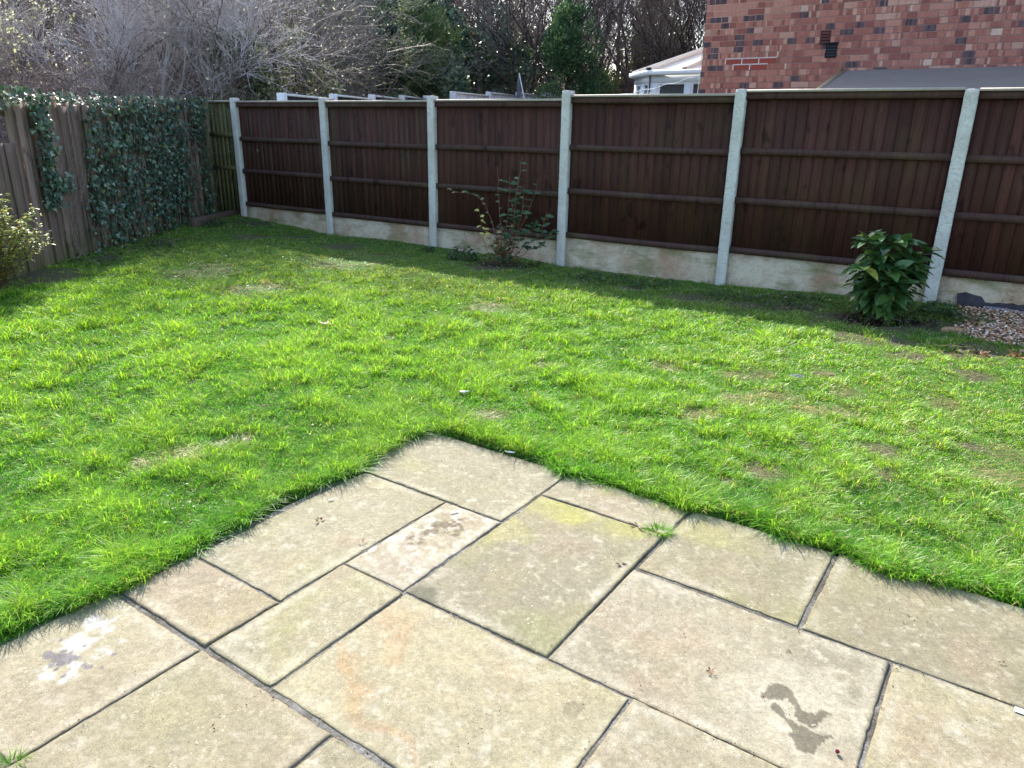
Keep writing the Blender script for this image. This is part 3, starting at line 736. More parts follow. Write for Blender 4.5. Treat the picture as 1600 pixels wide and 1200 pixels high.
# ------------------------------------------------------------------ left fence
def left_fence():
    g = np.random.default_rng(23); X0 = -4.93
    root = empty('wooden_fence', (X0, 8, 0)); tag(root, 'weathered grey vertical board fence along the left of the lawn, part hidden by ivy', 'fence')
    y = 3.2; b = MB(); base = np.array(s2l(150, 126, 112))
    k = 0
    V = []
    while y < 12.0:
        wd = .125+g.uniform(-.012, .018); yy = y-8
        zt = 1.62+.14*sstep(7, 12, np.array(y)).item()+.012*(y-7)+g.normal(0, .022)
        if 7.30 < y < 7.48: zt = 1.25
        zb = -.04+g.uniform(-.01, .02); off = .022*(k % 2)+g.normal(0, .003); tl = g.normal(0, .006)
        c = base*g.uniform(.72, 1.22)*np.array([1, g.uniform(.95, 1.03), g.uniform(.92, 1.06)])
        n = 14; i0 = b.n; vs = []; cs = []
        for q in range(n+1):
            z = zb+(zt-zb)*q/n; f = q/n; gr = float(np.clip(1.1-(z-zb)/.28+g.normal(0, .12), 0, 1))*.75
            cc = tuple(c*(1-gr)+np.array(s2l(112, 116, 58))*gr)
            y0 = yy+tl*f+g.normal(0, .0012); y1 = y0+wd+g.normal(0, .0012)
            ja = (g.uniform(-.02, .02) if q == n else 0)
            vs += [(off, y0, z+ja), (off+.006, y1, z), (off-.016, y1, z), (off-.018, y0, z+ja)]; cs += [cc]*4
        fs = [(j+4*q, (j+1) % 4+4*q, (j+1) % 4+4*q+4, j+4*q+4) for q in range(n) for j in range(4)]+[(4*n, 4*n+1, 4*n+2, 4*n+3)]
        b.add(vs, fs); b.c[-len(vs):] = cs
        y += wd-(.012 if k % 3 else -.004); k += 1
    b.build('board_panel', M_oldwood, root)
    for zz in (.35, .95, 1.5): MB().box(-.07, -.03, -4.8, 3.7, zz, zz+.07, tuple(base*.6)).build('rail', M_oldwood, root)
    # pale greenish taller boards next to the corner
    c2 = np.array(s2l(138, 132, 94)); b = MB()
    for y0, wd, zt, off in ((12.02, .13, 1.80, .02), (12.16, .10, 1.78, .0), (12.27, .19, 1.81, .03), (12.47, .17, 1.82, .05)):
        b.box(off-.02, off+.004, y0-8, y0+wd-8, .1, zt+.02, tuple(c2*g.uniform(.85, 1.1)), bev=.002)
    b.box(.10, .13, 4.50, 4.60, .1, 1.0, tuple(c2*.95), bev=.002)
    b.build('board_panel', M_oldwood, root)
    return root
left_fence()

# timber plank on its edge in the corner
pk = MB(); L = 1.55
pk.box(0, L, -.05, .05, 0, .155, tuple(np.array(s2l(104, 84, 72))), bev=.006)
pk = pk.build('timber_sleeper', M_fence, loc=(-4.62, 10.74, .015), rz=R(84)); tag(pk, 'short brown timber sleeper lying on the ground in the fence corner', 'timber')

# ------------------------------------------------------------------ house
def house():
    T0 = 3.05; S0 = 6.165; LEN = 7.2; HT = 4.9
    root = empty('brick_house', tuple(F0+ev*S0+bv*T0), AZ)
    tag(root, 'red mottled brick side wall of the house behind the right of the fence', 'house')
    g = np.random.default_rng(31); CH = .0742; BL = .2235; mj = .0085
    V = []; Q = []; Cc = []
    reds = [s2l(166, 98, 82), s2l(180, 114, 96), s2l(146, 80, 68), s2l(192, 132, 112), s2l(204, 154, 134), s2l(170, 104, 86), s2l(216, 182, 162)]
    reds = [tuple(np.array(q)*.86+.14*np.array(s2l(168, 142, 138))) for q in reds]
    wts = np.array([.24, .24, .16, .15, .10, .08, .03])
    blue = [s2l(96, 76, 78), s2l(112, 86, 86), s2l(84, 70, 74)]
    zoff = 1.956-CH*20; rows = int(HT/CH)
    rep_set = {}
    for rr in range(rows):
        z = zoff+rr*CH
        if z < -.2: continue
        z0 = z+mj/2; z1 = z+CH-mj/2
        x = -BL/2*(rr % 2)
        while x < LEN:
            xa = max(x+mj/2, .0); xb = min(x+BL-mj/2, LEN)
            if xb-xa > .03:
                n = 10; dp = -.004+g.normal(0, .0008)
                base = np.array(reds[g.choice(7, p=wts)]); stripes = g.random() < .7
                isb = g.random() < .17; side = g.random() < .5; ext = g.integers(4, 8)
                rcx = S0+(xa+xb)/2; rep = (abs(z-2.355) < .034 and 6.60 < rcx < 7.08) or (abs(z-2.281) < .03 and 6.72 < rcx < 7.0)
                cur = base
                i0 = len(V)
                for q in range(n):
                    if q == 0 or (stripes and g.random() < .42):
                        cur = np.array(reds[g.choice(7, p=wts)])*g.uniform(.88, 1.1)
                    cc = cur if stripes else base*g.uniform(.92, 1.08)
                    if isb and ((q < ext) if side else (q >= n-ext)): cc = np.array(blue[g.integers(3)])*g.uniform(.8, 1.4)
                    if rep: cc = np.array(s2l(158, 76, 64))*g.uniform(.94, 1.06)
                    a = xa+(xb-xa)*q/n; b_ = xa+(xb-xa)*(q+1)/n; bi = len(V)
                    V += [(a, dp, z0), (b_, dp, z0), (b_, dp, z1), (a, dp, z1)]; Cc += [cc]*4; Q.append((bi, bi+1, bi+2, bi+3))
                cc = np.array(base)
                bi = len(V)
                V += [(xa, dp, z0), (xb, dp, z0), (xb, dp, z1), (xa, dp, z1), (xa, .004, z0), (xb, .004, z0), (xb, .004, z1), (xa, .004, z1)]; Cc += [cc*.8]*8
                Q += [(bi, bi+4, bi+5, bi+1), (bi+1, bi+5, bi+6, bi+2), (bi+2, bi+6, bi+7, bi+3), (bi+3, bi+7, bi+4, bi)]
                if rep:   # fat pale repair mortar
                    for (ra, rb_, rc, rd) in ((xa-.012, xb+.012, z1-.002, z1+.012), (xa-.014, xa+.002, z0, z1)):
                        bi = len(V); V += [(ra, -.0065, rc), (rb_, -.0065, rc), (rb_, -.0065, rd), (ra, -.0065, rd)]; Cc += [np.array(s2l(214, 200, 196))]*4; Q.append((bi, bi+1, bi+2, bi+3))
            x += BL
    V = np.array(V); V[:, 0] += (fbm(V[:, 0], V[:, 2], 40, 3, 2)-.5)*.002
    npmesh('wall', V, np.array(Q), colmat('brick', .9, 60, .25, .35), root, np.array(Cc))
    b = MB(); b.box(.0, LEN, .0035, 6.5, -.1, HT, (1, 1, 1)); b.build('wall_core', M_mortarwall, root, usecol=False)
    # roof above the frame
    tilec = s2l(92, 74, 68)
    b = MB(); b.add([(-.25, -.25, HT-.05), (LEN+.25, -.25, HT-.05), (LEN+.25, 6.75, HT-.05), (-.25, 6.75, HT-.05), (-.25, 3.25, HT+1.3), (LEN+.25, 3.25, HT+1.3)], [(0, 1, 5, 4), (2, 3, 4, 5), (0, 4, 3), (1, 2, 5), (0, 3, 2, 1)], tilec)
    b.build('roof', M_plain, root)
    # vents
    def vent(s0, s1, z0, z1, col, hood):
        x0 = s0-S0; x1 = s1-S0
        b = MB(); c = tuple(np.array(col)); d = tuple(np.array(col)*.25)
        b.box(x0, x1, -.018, .0, z0, z0+.012, c).box(x0, x1, -.018, 0, z1-.012, z1, c).box(x0, x0+.012, -.018, 0, z0+.012, z1-.012, c).box(x1-.012, x1, -.018, 0, z0+.012, z1-.012, c)
        b.box(x0+.012, x1-.012, -.007, -.0045, z0+.012, z1-.012, d)
        v = b.build('vent', M_plain, root)
        sl = MB(); n = 4; hgt = (z1-z0-.024)/n
        for k in range(n):
            za = z0+.012+k*hgt
            sl.add([(x0+.012, -.030, za+.002), (x1-.012, -.030, za+.002), (x1-.012, -.008, za+hgt), (x0+.012, -.008, za+hgt), (x0+.012, -.026, za), (x1-.012, -.026, za)], [(0, 1, 2, 3), (0, 4, 5, 1)], c)
        sl.build('louvre', M_plain, v)
        if hood: MB().box(x0-.008, x1+.008, -.05, .0, z1, z1+.012, c).build('hood', M_plain, v)
    vent(7.684, 7.806, 2.532, 2.690, s2l(92, 56, 52), False)
    vent(7.768, 7.905, 2.375, 2.535, s2l(44, 46, 54), True)
    # dark gutter bracket end by the corner
    b = MB(); b.box(-.07, -.005, .02, .14, 2.845, 2.90, s2l(40, 40, 46), bev=.008); b.box(-.05, -.02, .05, .09, 2.90, 3.0, s2l(40, 40, 46)); b.build('pipe_bracket', M_plain, root)
    # pale cable down the corner
    b = MB()
    pts = [(-.012, .0, 2.86), (-.018, 0, 2.6), (-.010, 0, 2.45), (-.018, 0, 2.3), (-.012, 0, 2.1), (-.02, 0, 1.9)]
    V_, F_ = seg_mesh([p for p in pts[:-1]], [p for p in pts[1:]], [.006]*5, [.006]*5, 5); npmesh('cable', V_, F_, M_plain, root, np.tile(s2l(200, 196, 190), (len(V_), 1)))
house()

# lean-to shed between house and fence
def leanto():
    root = empty('garden_shed', tuple(F0+ev*8.05+bv*.6), AZ)
    tag(root, 'low shed with grey felt pent roof between the fence and the brick wall', 'shed')
    g = np.random.default_rng(2)
    # roof: apex line at wall (t=3.0 -> local y 2.4, z 2.225), falls to local y .1 z 1.90
    nx, ny = 60, 30
    xs = np.linspace(0, 3.6, nx); ys = np.linspace(0.45, 2.42, ny); X, Y = np.meshgrid(xs, ys, indexing='ij')
    Z = 2.222-(2.42-Y)*.232+(fbm(X, Y, 3, 8, 3)-.5)*.012; Xs = X
    V = np.stack([Xs.ravel(), Y.ravel(), Z.ravel()], 1); idx = np.arange(nx*ny).reshape(nx, ny)
    q = np.stack([idx[:-1, :-1], idx[1:, :-1], idx[1:, 1:], idx[:-1, 1:]], -1).reshape(-1, 4)
    npmesh('roof', V, q, M_felt, root, smooth=True)
    b = MB(); b.add([(-.05, .45, 1.70), (-.01, .45, 1.70), (-.01, .45, 1.778), (-.05, .45, 1.778), (-.05, 2.42, 2.155), (-.01, 2.42, 2.155), (-.01, 2.42, 2.24), (-.05, 2.42, 2.24)], [(0, 1, 2, 3), (4, 7, 6, 5), (0, 4, 5, 1), (1, 5, 6, 2), (2, 6, 7, 3), (3, 7, 4, 0)], s2l(176, 160, 130))
    b.box(-.035, -.02, 2.3, 2.34, 2.2, 2.30, s2l(120, 100, 70)); b.build('roof_edge', M_plain, root)
    wl = MB(); wl.box(0, 3.6, .55, .57, 0, 1.74, s2l(104, 84, 62)); wl.add([(0, .55, 0), (0, 2.4, 0), (0, 2.4, 2.15), (0, .55, 1.74)], [(0, 1, 2, 3)], s2l(104, 84, 62)); wl.build('shed_wall', M_oldwood, root)
leanto()

# ------------------------------------------------------------------ conservatory
def conservatory():
    T = 5.0; root = empty('conservatory', tuple(F0+bv*T), AZ)
    tag(root, 'white conservatory with pale hipped roof beyond the fence beside the brick wall', 'conservatory')
    white = s2l(232, 236, 240); gl = 2.43
    P = [(4.53, 0), (4.53-.62, .62), (4.53-.62, 2.2)]     # plan: front corner, chamfer, side
    A = (7.2, 0); B = (4.56, 0); Cn = (4.02, .54); Dn = (4.02, 2.6)
    frame = MB(); gut = MB(); roof = MB(); panes = MB()
    def wallseg(p, q, cuts, z0=0.0, z1=2.36, head=.12):
        p = Vector((*p, 0)); q = Vector((*q, 0)); d = (q-p); L = d.length; d /= L; nrm = Vector((d.y, -d.x, 0))
        ang = math.atan2(d.y, d.x); M = Matrix.Translation(p) @ Matrix.Rotation(ang, 4, 'Z')
        frame.box(0, L, 0, .06, z1-head, z1, white, M); frame.box(0, L, 0, .06, .75, .81, white, M)
        x = 0
        for (a, b) in cuts:
            frame.box(x, a, 0.001, .061, .81, z1-head, white, M); x = b
            panes.box(a, b, .025, .035, .83, z1-head, (1, 1, 1), M)
            # sash frame
            for (xa, xb, za, zb) in ((a, a+.028, .81, z1-head), (b-.028, b, .81, z1-head), (a+.028, b-.028, z1-head-.03, z1-head)):
                frame.box(xa, xb, .006, .052, za, zb, white, M)
        frame.box(x, L, 0.001, .061, .81, z1-head, white, M)
        frame.box(0, L, 0.002, .07, -.1, .75, s2l(150, 96, 86), M)
        gut.box(-.06, L+.06, -.10, .0, z1-.005, z1+.075, white, M, bev=.018); gut.box(-.04, L+.04, -.005, .05, z1, z1+.03, white, M)
    # order so that outward normal is on -y side: front wall runs +x
    wallseg(B, A, [(.15, .64), (.74, 1.25), (1.35, 1.85), (1.95, 2.5)])
    wallseg(Cn, B, [(.08, .30), (.44, .68)])
    wallseg(Dn, Cn, [(.2, .9), (1.1, 1.85)])
    frame.build('frame', M_plastic, root); gut.build('gutter', M_plastic, root)
    gm, gnt, gbs = newmat('dark_glass'); gbs.inputs['Base Color'].default_value = (.06, .07, .07, 1); gbs.inputs['Roughness'].default_value = .05; gbs.inputs['Specular IOR Level'].default_value = .7
    panes.build('pane', gm, root, usecol=False)
    # roof facets up to an apex near the house
    ap = (6.4, 1.55, 3.30); ap2 = (7.6, 1.55, 3.30); z = 2.42
    E = [(7.6, -.04, z), (4.54, -.04, z), (3.98, .52, z), (3.98, 2.6, z)]
    cr = s2l(226, 222, 212)
    roof.add([E[0], E[1], ap, ap2], [(0, 1, 2, 3)], cr); roof.add([E[1], E[2], ap], [(0, 1, 2)], cr); roof.add([E[2], E[3], ap], [(0, 1, 2)], cr); roof.add([E[3], (7.6, 3.1, z), ap2, ap], [(0, 1, 2, 3)], cr)
    roof.build('roof', M_plastic, root)
    bars = []
    for k in range(6):
        f = k/5; bars.append(((4.54+3.06*f, -.04, z+.02), (6.4+1.2*f, 1.55, 3.32)))
    bars += [((3.98, .52, z+.02), (6.4, 1.55, 3.32)), ((3.98, 1.5, z+.02), (6.4, 1.55, 3.32)), ((6.4, 1.55, 3.33), (7.6, 1.55, 3.33))]
    V_, F_ = seg_mesh([b[0] for b in bars], [b[1] for b in bars], [.03]*len(bars), [.03]*len(bars), 6)
    npmesh('glazing_bar', V_, F_, M_plastic, root, np.tile(s2l(232, 220, 208), (len(V_), 1)))
    caps = MB(); caps.box(4.50, 4.58, -.07, -.01, z+.0, z+.06, s2l(50, 46, 44)); caps.build('bar_end_cap', M_plain, root); MB().box(5.14, 5.20, -.07, -.01, z, z+.05, s2l(150, 130, 110)).build('bar_end_cap', M_plain, root)
    dp = MB(); dp.box(4.545, 4.565, -.012, .0, 1.0, 2.36, s2l(70, 72, 76)); dp.build('seal_strip', M_plain, root)
conservatory()

# washing line between conservatory side and house corner
def washing_line():
    a = F0+ev*6.13+bv*2.9+np.array([0, 0, 2.17]); b = F0+ev*3.9+bv*3.2+np.array([0, 0, 1.86])
    P = [a+(b-a)*t+np.array([0, 0, -.05*math.sin(math.pi*t)+.012*math.sin(t*40)*(t < .6)]) for t in np.linspace(0, 1, 30)]
    V_, F_ = seg_mesh(P[:-1], P[1:], [.007]*29, [.007]*29, 5)
    o = npmesh('washing_line', V_, F_, M_plain, None, np.tile(s2l(220, 226, 228), (len(V_), 1))); tag(o, 'thin pale washing line sagging in front of the conservatory windows', 'washing line')
washing_line()

# ------------------------------------------------------------------ neighbours' fences and pole
def far_fence(p0, p1, n, zt0, zt1, boardcol, postcol, label, name, slat=False, cap=None):
    d = np.array(p1)-np.array(p0); L = np.hypot(*d); ang = math.atan2(d[1], d[0]); g = np.random.default_rng(int(L*100))
    root = empty(name, (p0[0], p0[1], 0), ang); tag(root, label, 'fence')
    for k in range(n+1):
        x = L*k/n; zt = zt0+(zt1-zt0)*k/n
        b = MB(); b.box(x-.055, x+.055, -.06, .06, -.1, zt, postcol, bev=.008); b.build('concrete_post' if not slat else 'post', M_plain, root)
    for k in range(n):
        x0 = L*k/n+.056; x1 = L*(k+1)/n-.056; z0 = zt0+(zt1-zt0)*(k+.5)/n-.05
        b = MB(); x = x0
        while x < x1-.01:
            wd = min(.1, x1-x)
            if slat: b.box(x+.016, x+wd-.016, -.012, .012, 0, z0-.02, tuple(np.array(boardcol)*g.uniform(.85, 1.1)))
            else: b.box(x, x+wd-.003, -.012, .012, 0, z0-.02, tuple(np.array(boardcol)*g.uniform(.8, 1.2)))
            x += wd
        if slat:
            b.box(x0, x1, .013, .04, z0-.5, z0-.44, boardcol); b.box(x0, x1, .013, .03, .2, z0-.30, tuple(np.array(boardcol)*.45))
        p = b.build('fence_panel', M_plain, root)
        MB().box(x0, x1, -.03, .045, z0-.02, z0+.012, cap or boardcol).build('capping_strip', M_plain, p)
far_fence((-3.44, 11.55), (-2.22, 19.2), 4, 1.90, 2.19, s2l(44, 36, 38), s2l(226, 226, 226), 'dark panelled fence with pale posts running away behind the long fence, middle left', 'fence', cap=s2l(230, 228, 226))
far_fence((-1.3, 16.1), (1.35, 22.6), 4, 2.16, 2.46, s2l(226, 218, 218), s2l(206, 204, 206), 'pale slatted fence far beyond the third panel of the long fence', 'fence', slat=True, cap=s2l(232, 226, 224))

def pole():
    x, y = .03, 16.5
    root = empty('clothes_airer', (x, y, 0)); tag(root, 'folded clothes airer pole with a white strut beyond the pale fence', 'clothes airer')
    V_, F_ = seg_mesh([(0, 0, 0), (0, 0, 2.35)], [(0, 0, 2.35), (0, 0, 2.52)], [.03, .05], [.045, .015], 6); npmesh('pole', V_, F_, M_plain, root, np.tile(s2l(92, 96, 110), (len(V_), 1)))
    V_, F_ = seg_mesh([(0, -.05, 2.55)], [(.20, -.1, 1.7)], [.012], [.012], 5); npmesh('strut', V_, F_, M_plain, root, np.tile(s2l(232, 236, 240), (len(V_), 1)))
pole()

# ------------------------------------------------------------------ ivy on the left fence
IVYP = ((0, 0), (.12, .72), (.3, 1.0), (.5, .62), (.72, .34), (1, 0))
def ivy():
    g = np.random.default_rng(41)
    root = empty('ivy', (-4.9, 9.6, 0)); tag(root, 'dark glossy ivy spread over the weathered board fence and along its top', 'ivy')
    def fill(y0, y1, z0, z1, n, shape):
        y = g.uniform(y0, y1, n); z = g.uniform(z0, z1, n); k = shape(y, z); return y[k], z[k]
    Y = []; Z = []
    def main(y, z):
        n = fbm(y, z, 2.2, 5, 3); yy = (y-8.6)/2.6
        k = np.ones_like(y)*.95; k *= 1-.75*np.exp(-((yy-.52)/.09)**2-((z-.25)/.28)**2)     # bare boards low in the middle
        k *= sstep(0, .14, y-(8.38+.24*z)+(n-.5)*.3)*(1-sstep(11.28, 11.42, y+(n-.5)*.12))
        k *= (.42+.5*sstep(.0, .6, z)+.2*(n-.5))*np.clip(.5+2.2*(fbm(y, z, 4, 25, 3)-.30), .3, 1)
        k *= np.where((y > 9.05) & (y < 9.17) & (z > .9) & (z < 1.55), .45, 1)
        return g.random(len(y)) < k
    y, z = fill(8.3, 11.5, .02, 1.80, 9000, main); Y.append(y); Z.append(z)
    y, z = fill(7.7, 8.3, .6, 1.75, 1300, lambda y, z: g.random(len(y)) < (1-sstep(.06, .17, np.abs(y-(7.98-.06*(1.7-z)))+(fbm(y, z, 6, 8, 2)-.5)*.15))); Y.append(y); Z.append(z)
    y, z = fill(3.3, 8.5, 1.40, 1.78, 3000, lambda y, z: g.random(len(y)) < sstep(1.74-.38*fbm(y, z*0, 2.2, 15, 2), 1.80-.2*fbm(y, z*0, 2.2, 15, 2), z)*.55); Y.append(y); Z.append(z)
    y, z = fill(11.6, 12.1, .05, 1.85, 1500, lambda y, z: g.random(len(y)) < np.where(z > 1.25, .9, np.where((y > 11.85), .5, .12)+(z < .35)*.25)); Y.append(y); Z.append(z)
    y, z = fill(7.9, 8.35, .75, .95, 90, lambda y, z: y > 0); Y.append(y); Z.append(z)
    y = np.concatenate(Y); z = np.concatenate(Z); n = len(y)
    dep = g.uniform(.01, .10, n)*(.3+1.6*fbm(y, z, 3.5, 6, 3)); dep += np.where(z > 1.6, g.uniform(0, .06, n), 0)
    P = np.stack([dep, y-9.6, z], 1)
    D = np.stack([g.normal(.25, .35, n), g.normal(0, .55, n), g.normal(-.8, .35, n)], 1); N = np.stack([np.ones(n), g.normal(0, .5, n), g.normal(.55, .4, n)], 1)
    L = g.uniform(.022, .068, n)
    a = np.array(s2l(84, 110, 88)); b = np.array(s2l(142, 164, 138)); c = np.array(s2l(50, 74, 56)); k = g.random(n)[:, None]
    col = np.where(k < .6, c+(a-c)*k/.6, a+(b-a)*(k-.6)/.4)*g.uniform(.8, 1.25, n)[:, None]
    young = g.random(n) < .04; col[young] = np.array(s2l(140, 150, 90))
    # climb-over on top of the fence
    m_ = 1500; yt = g.uniform(3.3, 12.0, m_); Pt = np.stack([g.uniform(-.35, .08, m_), yt-9.6, 1.62+.03*(yt-7)+g.uniform(-.05, .06, m_)*1.0], 1)
    dn = rdir(m_, g); dn[:, 2] *= .4
    ct = (c+(b-c)*g.random(m_)[:, None])
    V, F, cc = join([leaves(P, D, N, L, L*1.0, col, IVYP, .12, .2), leaves(Pt, dn, np.tile([.1, 0, 1.], (m_, 1)), g.uniform(.03, .055, m_), g.uniform(.03, .05, m_), ct, IVYP, .1, .2)])
    npmesh('foliage', V, F, M_ivy, root, cc)
    # bare stems
    P0 = []; P1 = []; R0 = []; R1 = []
    for i in range(150):
        yy = g.choice([g.uniform(8.4, 11.1), g.uniform(8.4, 11.1), g.uniform(11.3, 11.7), 8.25+g.normal(0, .05)]); zz = g.uniform(0, .8) if i % 4 else 0; p = np.array([.03, yy-9.6, zz]); r = g.uniform(.0015, .005)
        for k in range(g.integers(4, 12)):
            q = p+np.array([g.normal(0, .012), g.normal(0, .05), g.uniform(.03, .14)]); q[0] = np.clip(q[0], .02, .09)
            if q[2] > 1.8: break
            P0.append(p); P1.append(q); R0.append(r); R1.append(r*.9); r *= .9; p = q
    V, F = seg_mesh(P0, P1, R0, R1, 4); npmesh('stem', V, F, M_twig, root, np.tile(s2l(150, 134, 118), (len(V), 1)))
ivy()

# ------------------------------------------------------------------ plants in the garden
def aucuba():
    g = np.random.default_rng(51); x, y = 3.05, 6.02
    root = empty('laurel_shrub', (x, y, ground_z(x, y).item())); tag(root, 'dense dark green shrub with large glossy leaves beside the fence post at right', 'shrub')
    P0 = []; P1 = []; R0 = []; R1 = []; LP = []; LD = []; LN = []; LL = []
    for i in range(34):
        a = g.uniform(0, 2*math.pi); tilt = g.uniform(.05, .85); h_ = g.uniform(.35, .74)*(1-.25*tilt)
        p = np.array([math.cos(a)*.05, math.sin(a)*.05, 0.]); n = 7
        for k in range(n):
            f = (k+1)/n; q = np.array([math.cos(a)*.28*math.sin(tilt)*f**.9+.05*math.cos(a), math.sin(a)*.28*math.sin(tilt)*f**.9, h_*f])
            P0.append(p); P1.append(q); R0.append(.006*(1-.6*f)); R1.append(.006*(1-.7*f))
            if k >= 1:
                m_ = 2 if k < n-1 else 7
                for j in range(m_):
                    b = g.uniform(0, 2*math.pi); el = g.uniform(-.35, .45) if k < n-1 else g.uniform(-.1, .9)
                    LP.append(q); LD.append((math.cos(b)*math.cos(el)+.4*math.cos(a), math.sin(b)*math.cos(el)+.4*math.sin(a), math.sin(el)-.15)); LN.append((g.normal(0, .25), g.normal(0, .25), 1)); LL.append(g.uniform(.11, .185))
            p = q
    V, F = seg_mesh(P0, P1, R0, R1, 5); npmesh('stem', V, F, M_twig, root, np.tile(s2l(66, 70, 40), (len(V), 1)))
    n = len(LP); LL = np.array(LL); k = g.random(n)[:, None]
    col = np.array(s2l(52, 88, 50))*(1-k)+np.array(s2l(94, 128, 68))*k; yl = g.random(n) < .05; col[yl] = np.array(s2l(170, 172, 80))
    V, F, c = leaves(LP, LD, LN, LL, LL*g.uniform(.40, .54, n), col, ((0, 0), (.1, .35), (.3, .85), (.52, 1), (.72, .78), (.88, .4), (1, 0)), .16, .3)
    npmesh('foliage', V, F, M_gloss, root, c)
aucuba()

def sparse_shrub():
    g = np.random.default_rng(52); x, y = -.12, 8.62; z0 = ground_z(x, y).item()
    root = empty('leggy_shrub', (x, y, z0)); tag(root, 'leggy shrub with thin bare stems and sparse leaves in front of the third fence panel', 'shrub')
    P0 = []; P1 = []; R0 = []; R1 = []; LP = []; LD = []; LL = []; LC = []
    green = np.array(s2l(84, 116, 80)); yel = np.array(s2l(222, 216, 120)); tan = np.array(s2l(190, 170, 110))
    def stem(pts, r, leafn, lcol, lsz, start=.3):
        pts = np.array(pts, float); t = np.linspace(0, 1, 14); seg = np.linspace(0, 1, len(pts))
        C_ = np.stack([np.interp(t, seg, pts[:, a]) for a in range(3)], 1); C_[1:-1] = (C_[:-2]+2*C_[1:-1]+C_[2:])/4; C_[1:] += g.normal(0, .006, (13, 3))
        for k in range(13): P0.append(C_[k]); P1.append(C_[k+1]); R0.append(r*(1-k/18)); R1.append(r*(1-(k+1)/18))
        for j in range(leafn):
            f = start+(1-start)*(j+.5)/leafn; i = int(f*13); a = g.uniform(0, 6.28)
            LP.append(C_[min(i, 13)]); LD.append((math.cos(a), math.sin(a)*.8, g.uniform(-.1, .7))); LL.append(1.3*lsz*g.uniform(.7, 1.25)); LC.append(lcol*g.uniform(.75, 1.3))
    V3 = lambda a, b, c: (a, b, c)
    stem([(0, 0, 0), (.10, 0, .45), (.14, .02, .85), (.19, .05, 1.21)], .0055, 13, green, .055, .35)
    stem([(-.02, 0, 0), (-.03, 0, .4), (-.07, .02, .75), (-.10, .03, 1.09)], .005, 9, green, .05, .4)
    stem([(.04, 0, 0), (.15, -.02, .35), (.28, 0, .62), (.38, .03, .96)], .005, 10, green, .055, .4)
    stem([(-.03, 0, 0), (-.10, -.02, .35), (-.18, -.05, .62), (-.32, -.06, .80), (-.52, -.05, .80), (-.66, -.04, .84)], .0045, 11, green, .05, .35)
    stem([(.05, 0, 0), (.22, -.04, .2), (.42, -.05, .36), (.48, -.02, .62)], .005, 16, green, .075, .4)
    stem([(.05, -.03, 0), (.25, -.05, .15), (.45, -.06, .25), (.58, -.05, .42)], .005, 20, green, .08, .4)
    stem([(.02, 0, 0), (.15, -.04, .25), (.33, -.05, .40), (.36, -.05, .5)], .005, 16, green, .075, .4)
    stem([(-.05, 0, 0), (-.15, -.03, .25), (-.26, -.05, .42), (-.30, -.05, .66)], .004, 12, yel, .05, .5)
    stem([(-.05, -.05, 0), (-.2, -.08, .15), (-.24, -.1, .3), (-.2, -.1, .4)], .004, 9, yel*.95, .055, .3)
    stem([(0, 0, 0), (.08, -.02, .3), (.12, -.02, .5), (.05, 0, .78)], .005, 18, green, .08, .35)
    stem([(0, 0, 0), (.12, 0, .3), (.2, -.02, .55), (.22, 0, .9)], .005, 16, green, .075, .3)
    stem([(0, 0, 0), (.0, 0, .3), (.04, -.02, .6), (.06, 0, 1.0)], .005, 16, green, .07, .3)
    for i in range(46):
        a = g.uniform(0, 6.28); r_ = g.uniform(.06, .24); hh = g.uniform(.08, .50)
        stem([(0, 0, 0), (math.cos(a)*r_*.4, math.sin(a)*r_*.3, hh*.5), (math.cos(a)*r_, math.sin(a)*r_*.5-.03, hh)], .0035, g.integers(3, 9), [green, green*.8, tan][g.integers(3)], .045, .3)
    V, F = seg_mesh(P0, P1, R0, R1, 4); npmesh('stem', V, F, M_twig, root, np.tile(s2l(156, 100, 88), (len(V), 1)))
    n = len(LP); LL = np.array(LL)
    V, F, c = leaves(LP, LD, np.tile([.1, -.5, 1.], (n, 1))+g.normal(0, .3, (n, 3)), LL, LL*.5, np.array(LC), ((0, 0), (.25, .8), (.5, 1), (.8, .6), (1, 0)), .15, .25)
    npmesh('foliage', V, F, M_leaf, root, c)
    # dry twiggy litter mound beneath
sparse_shrub()

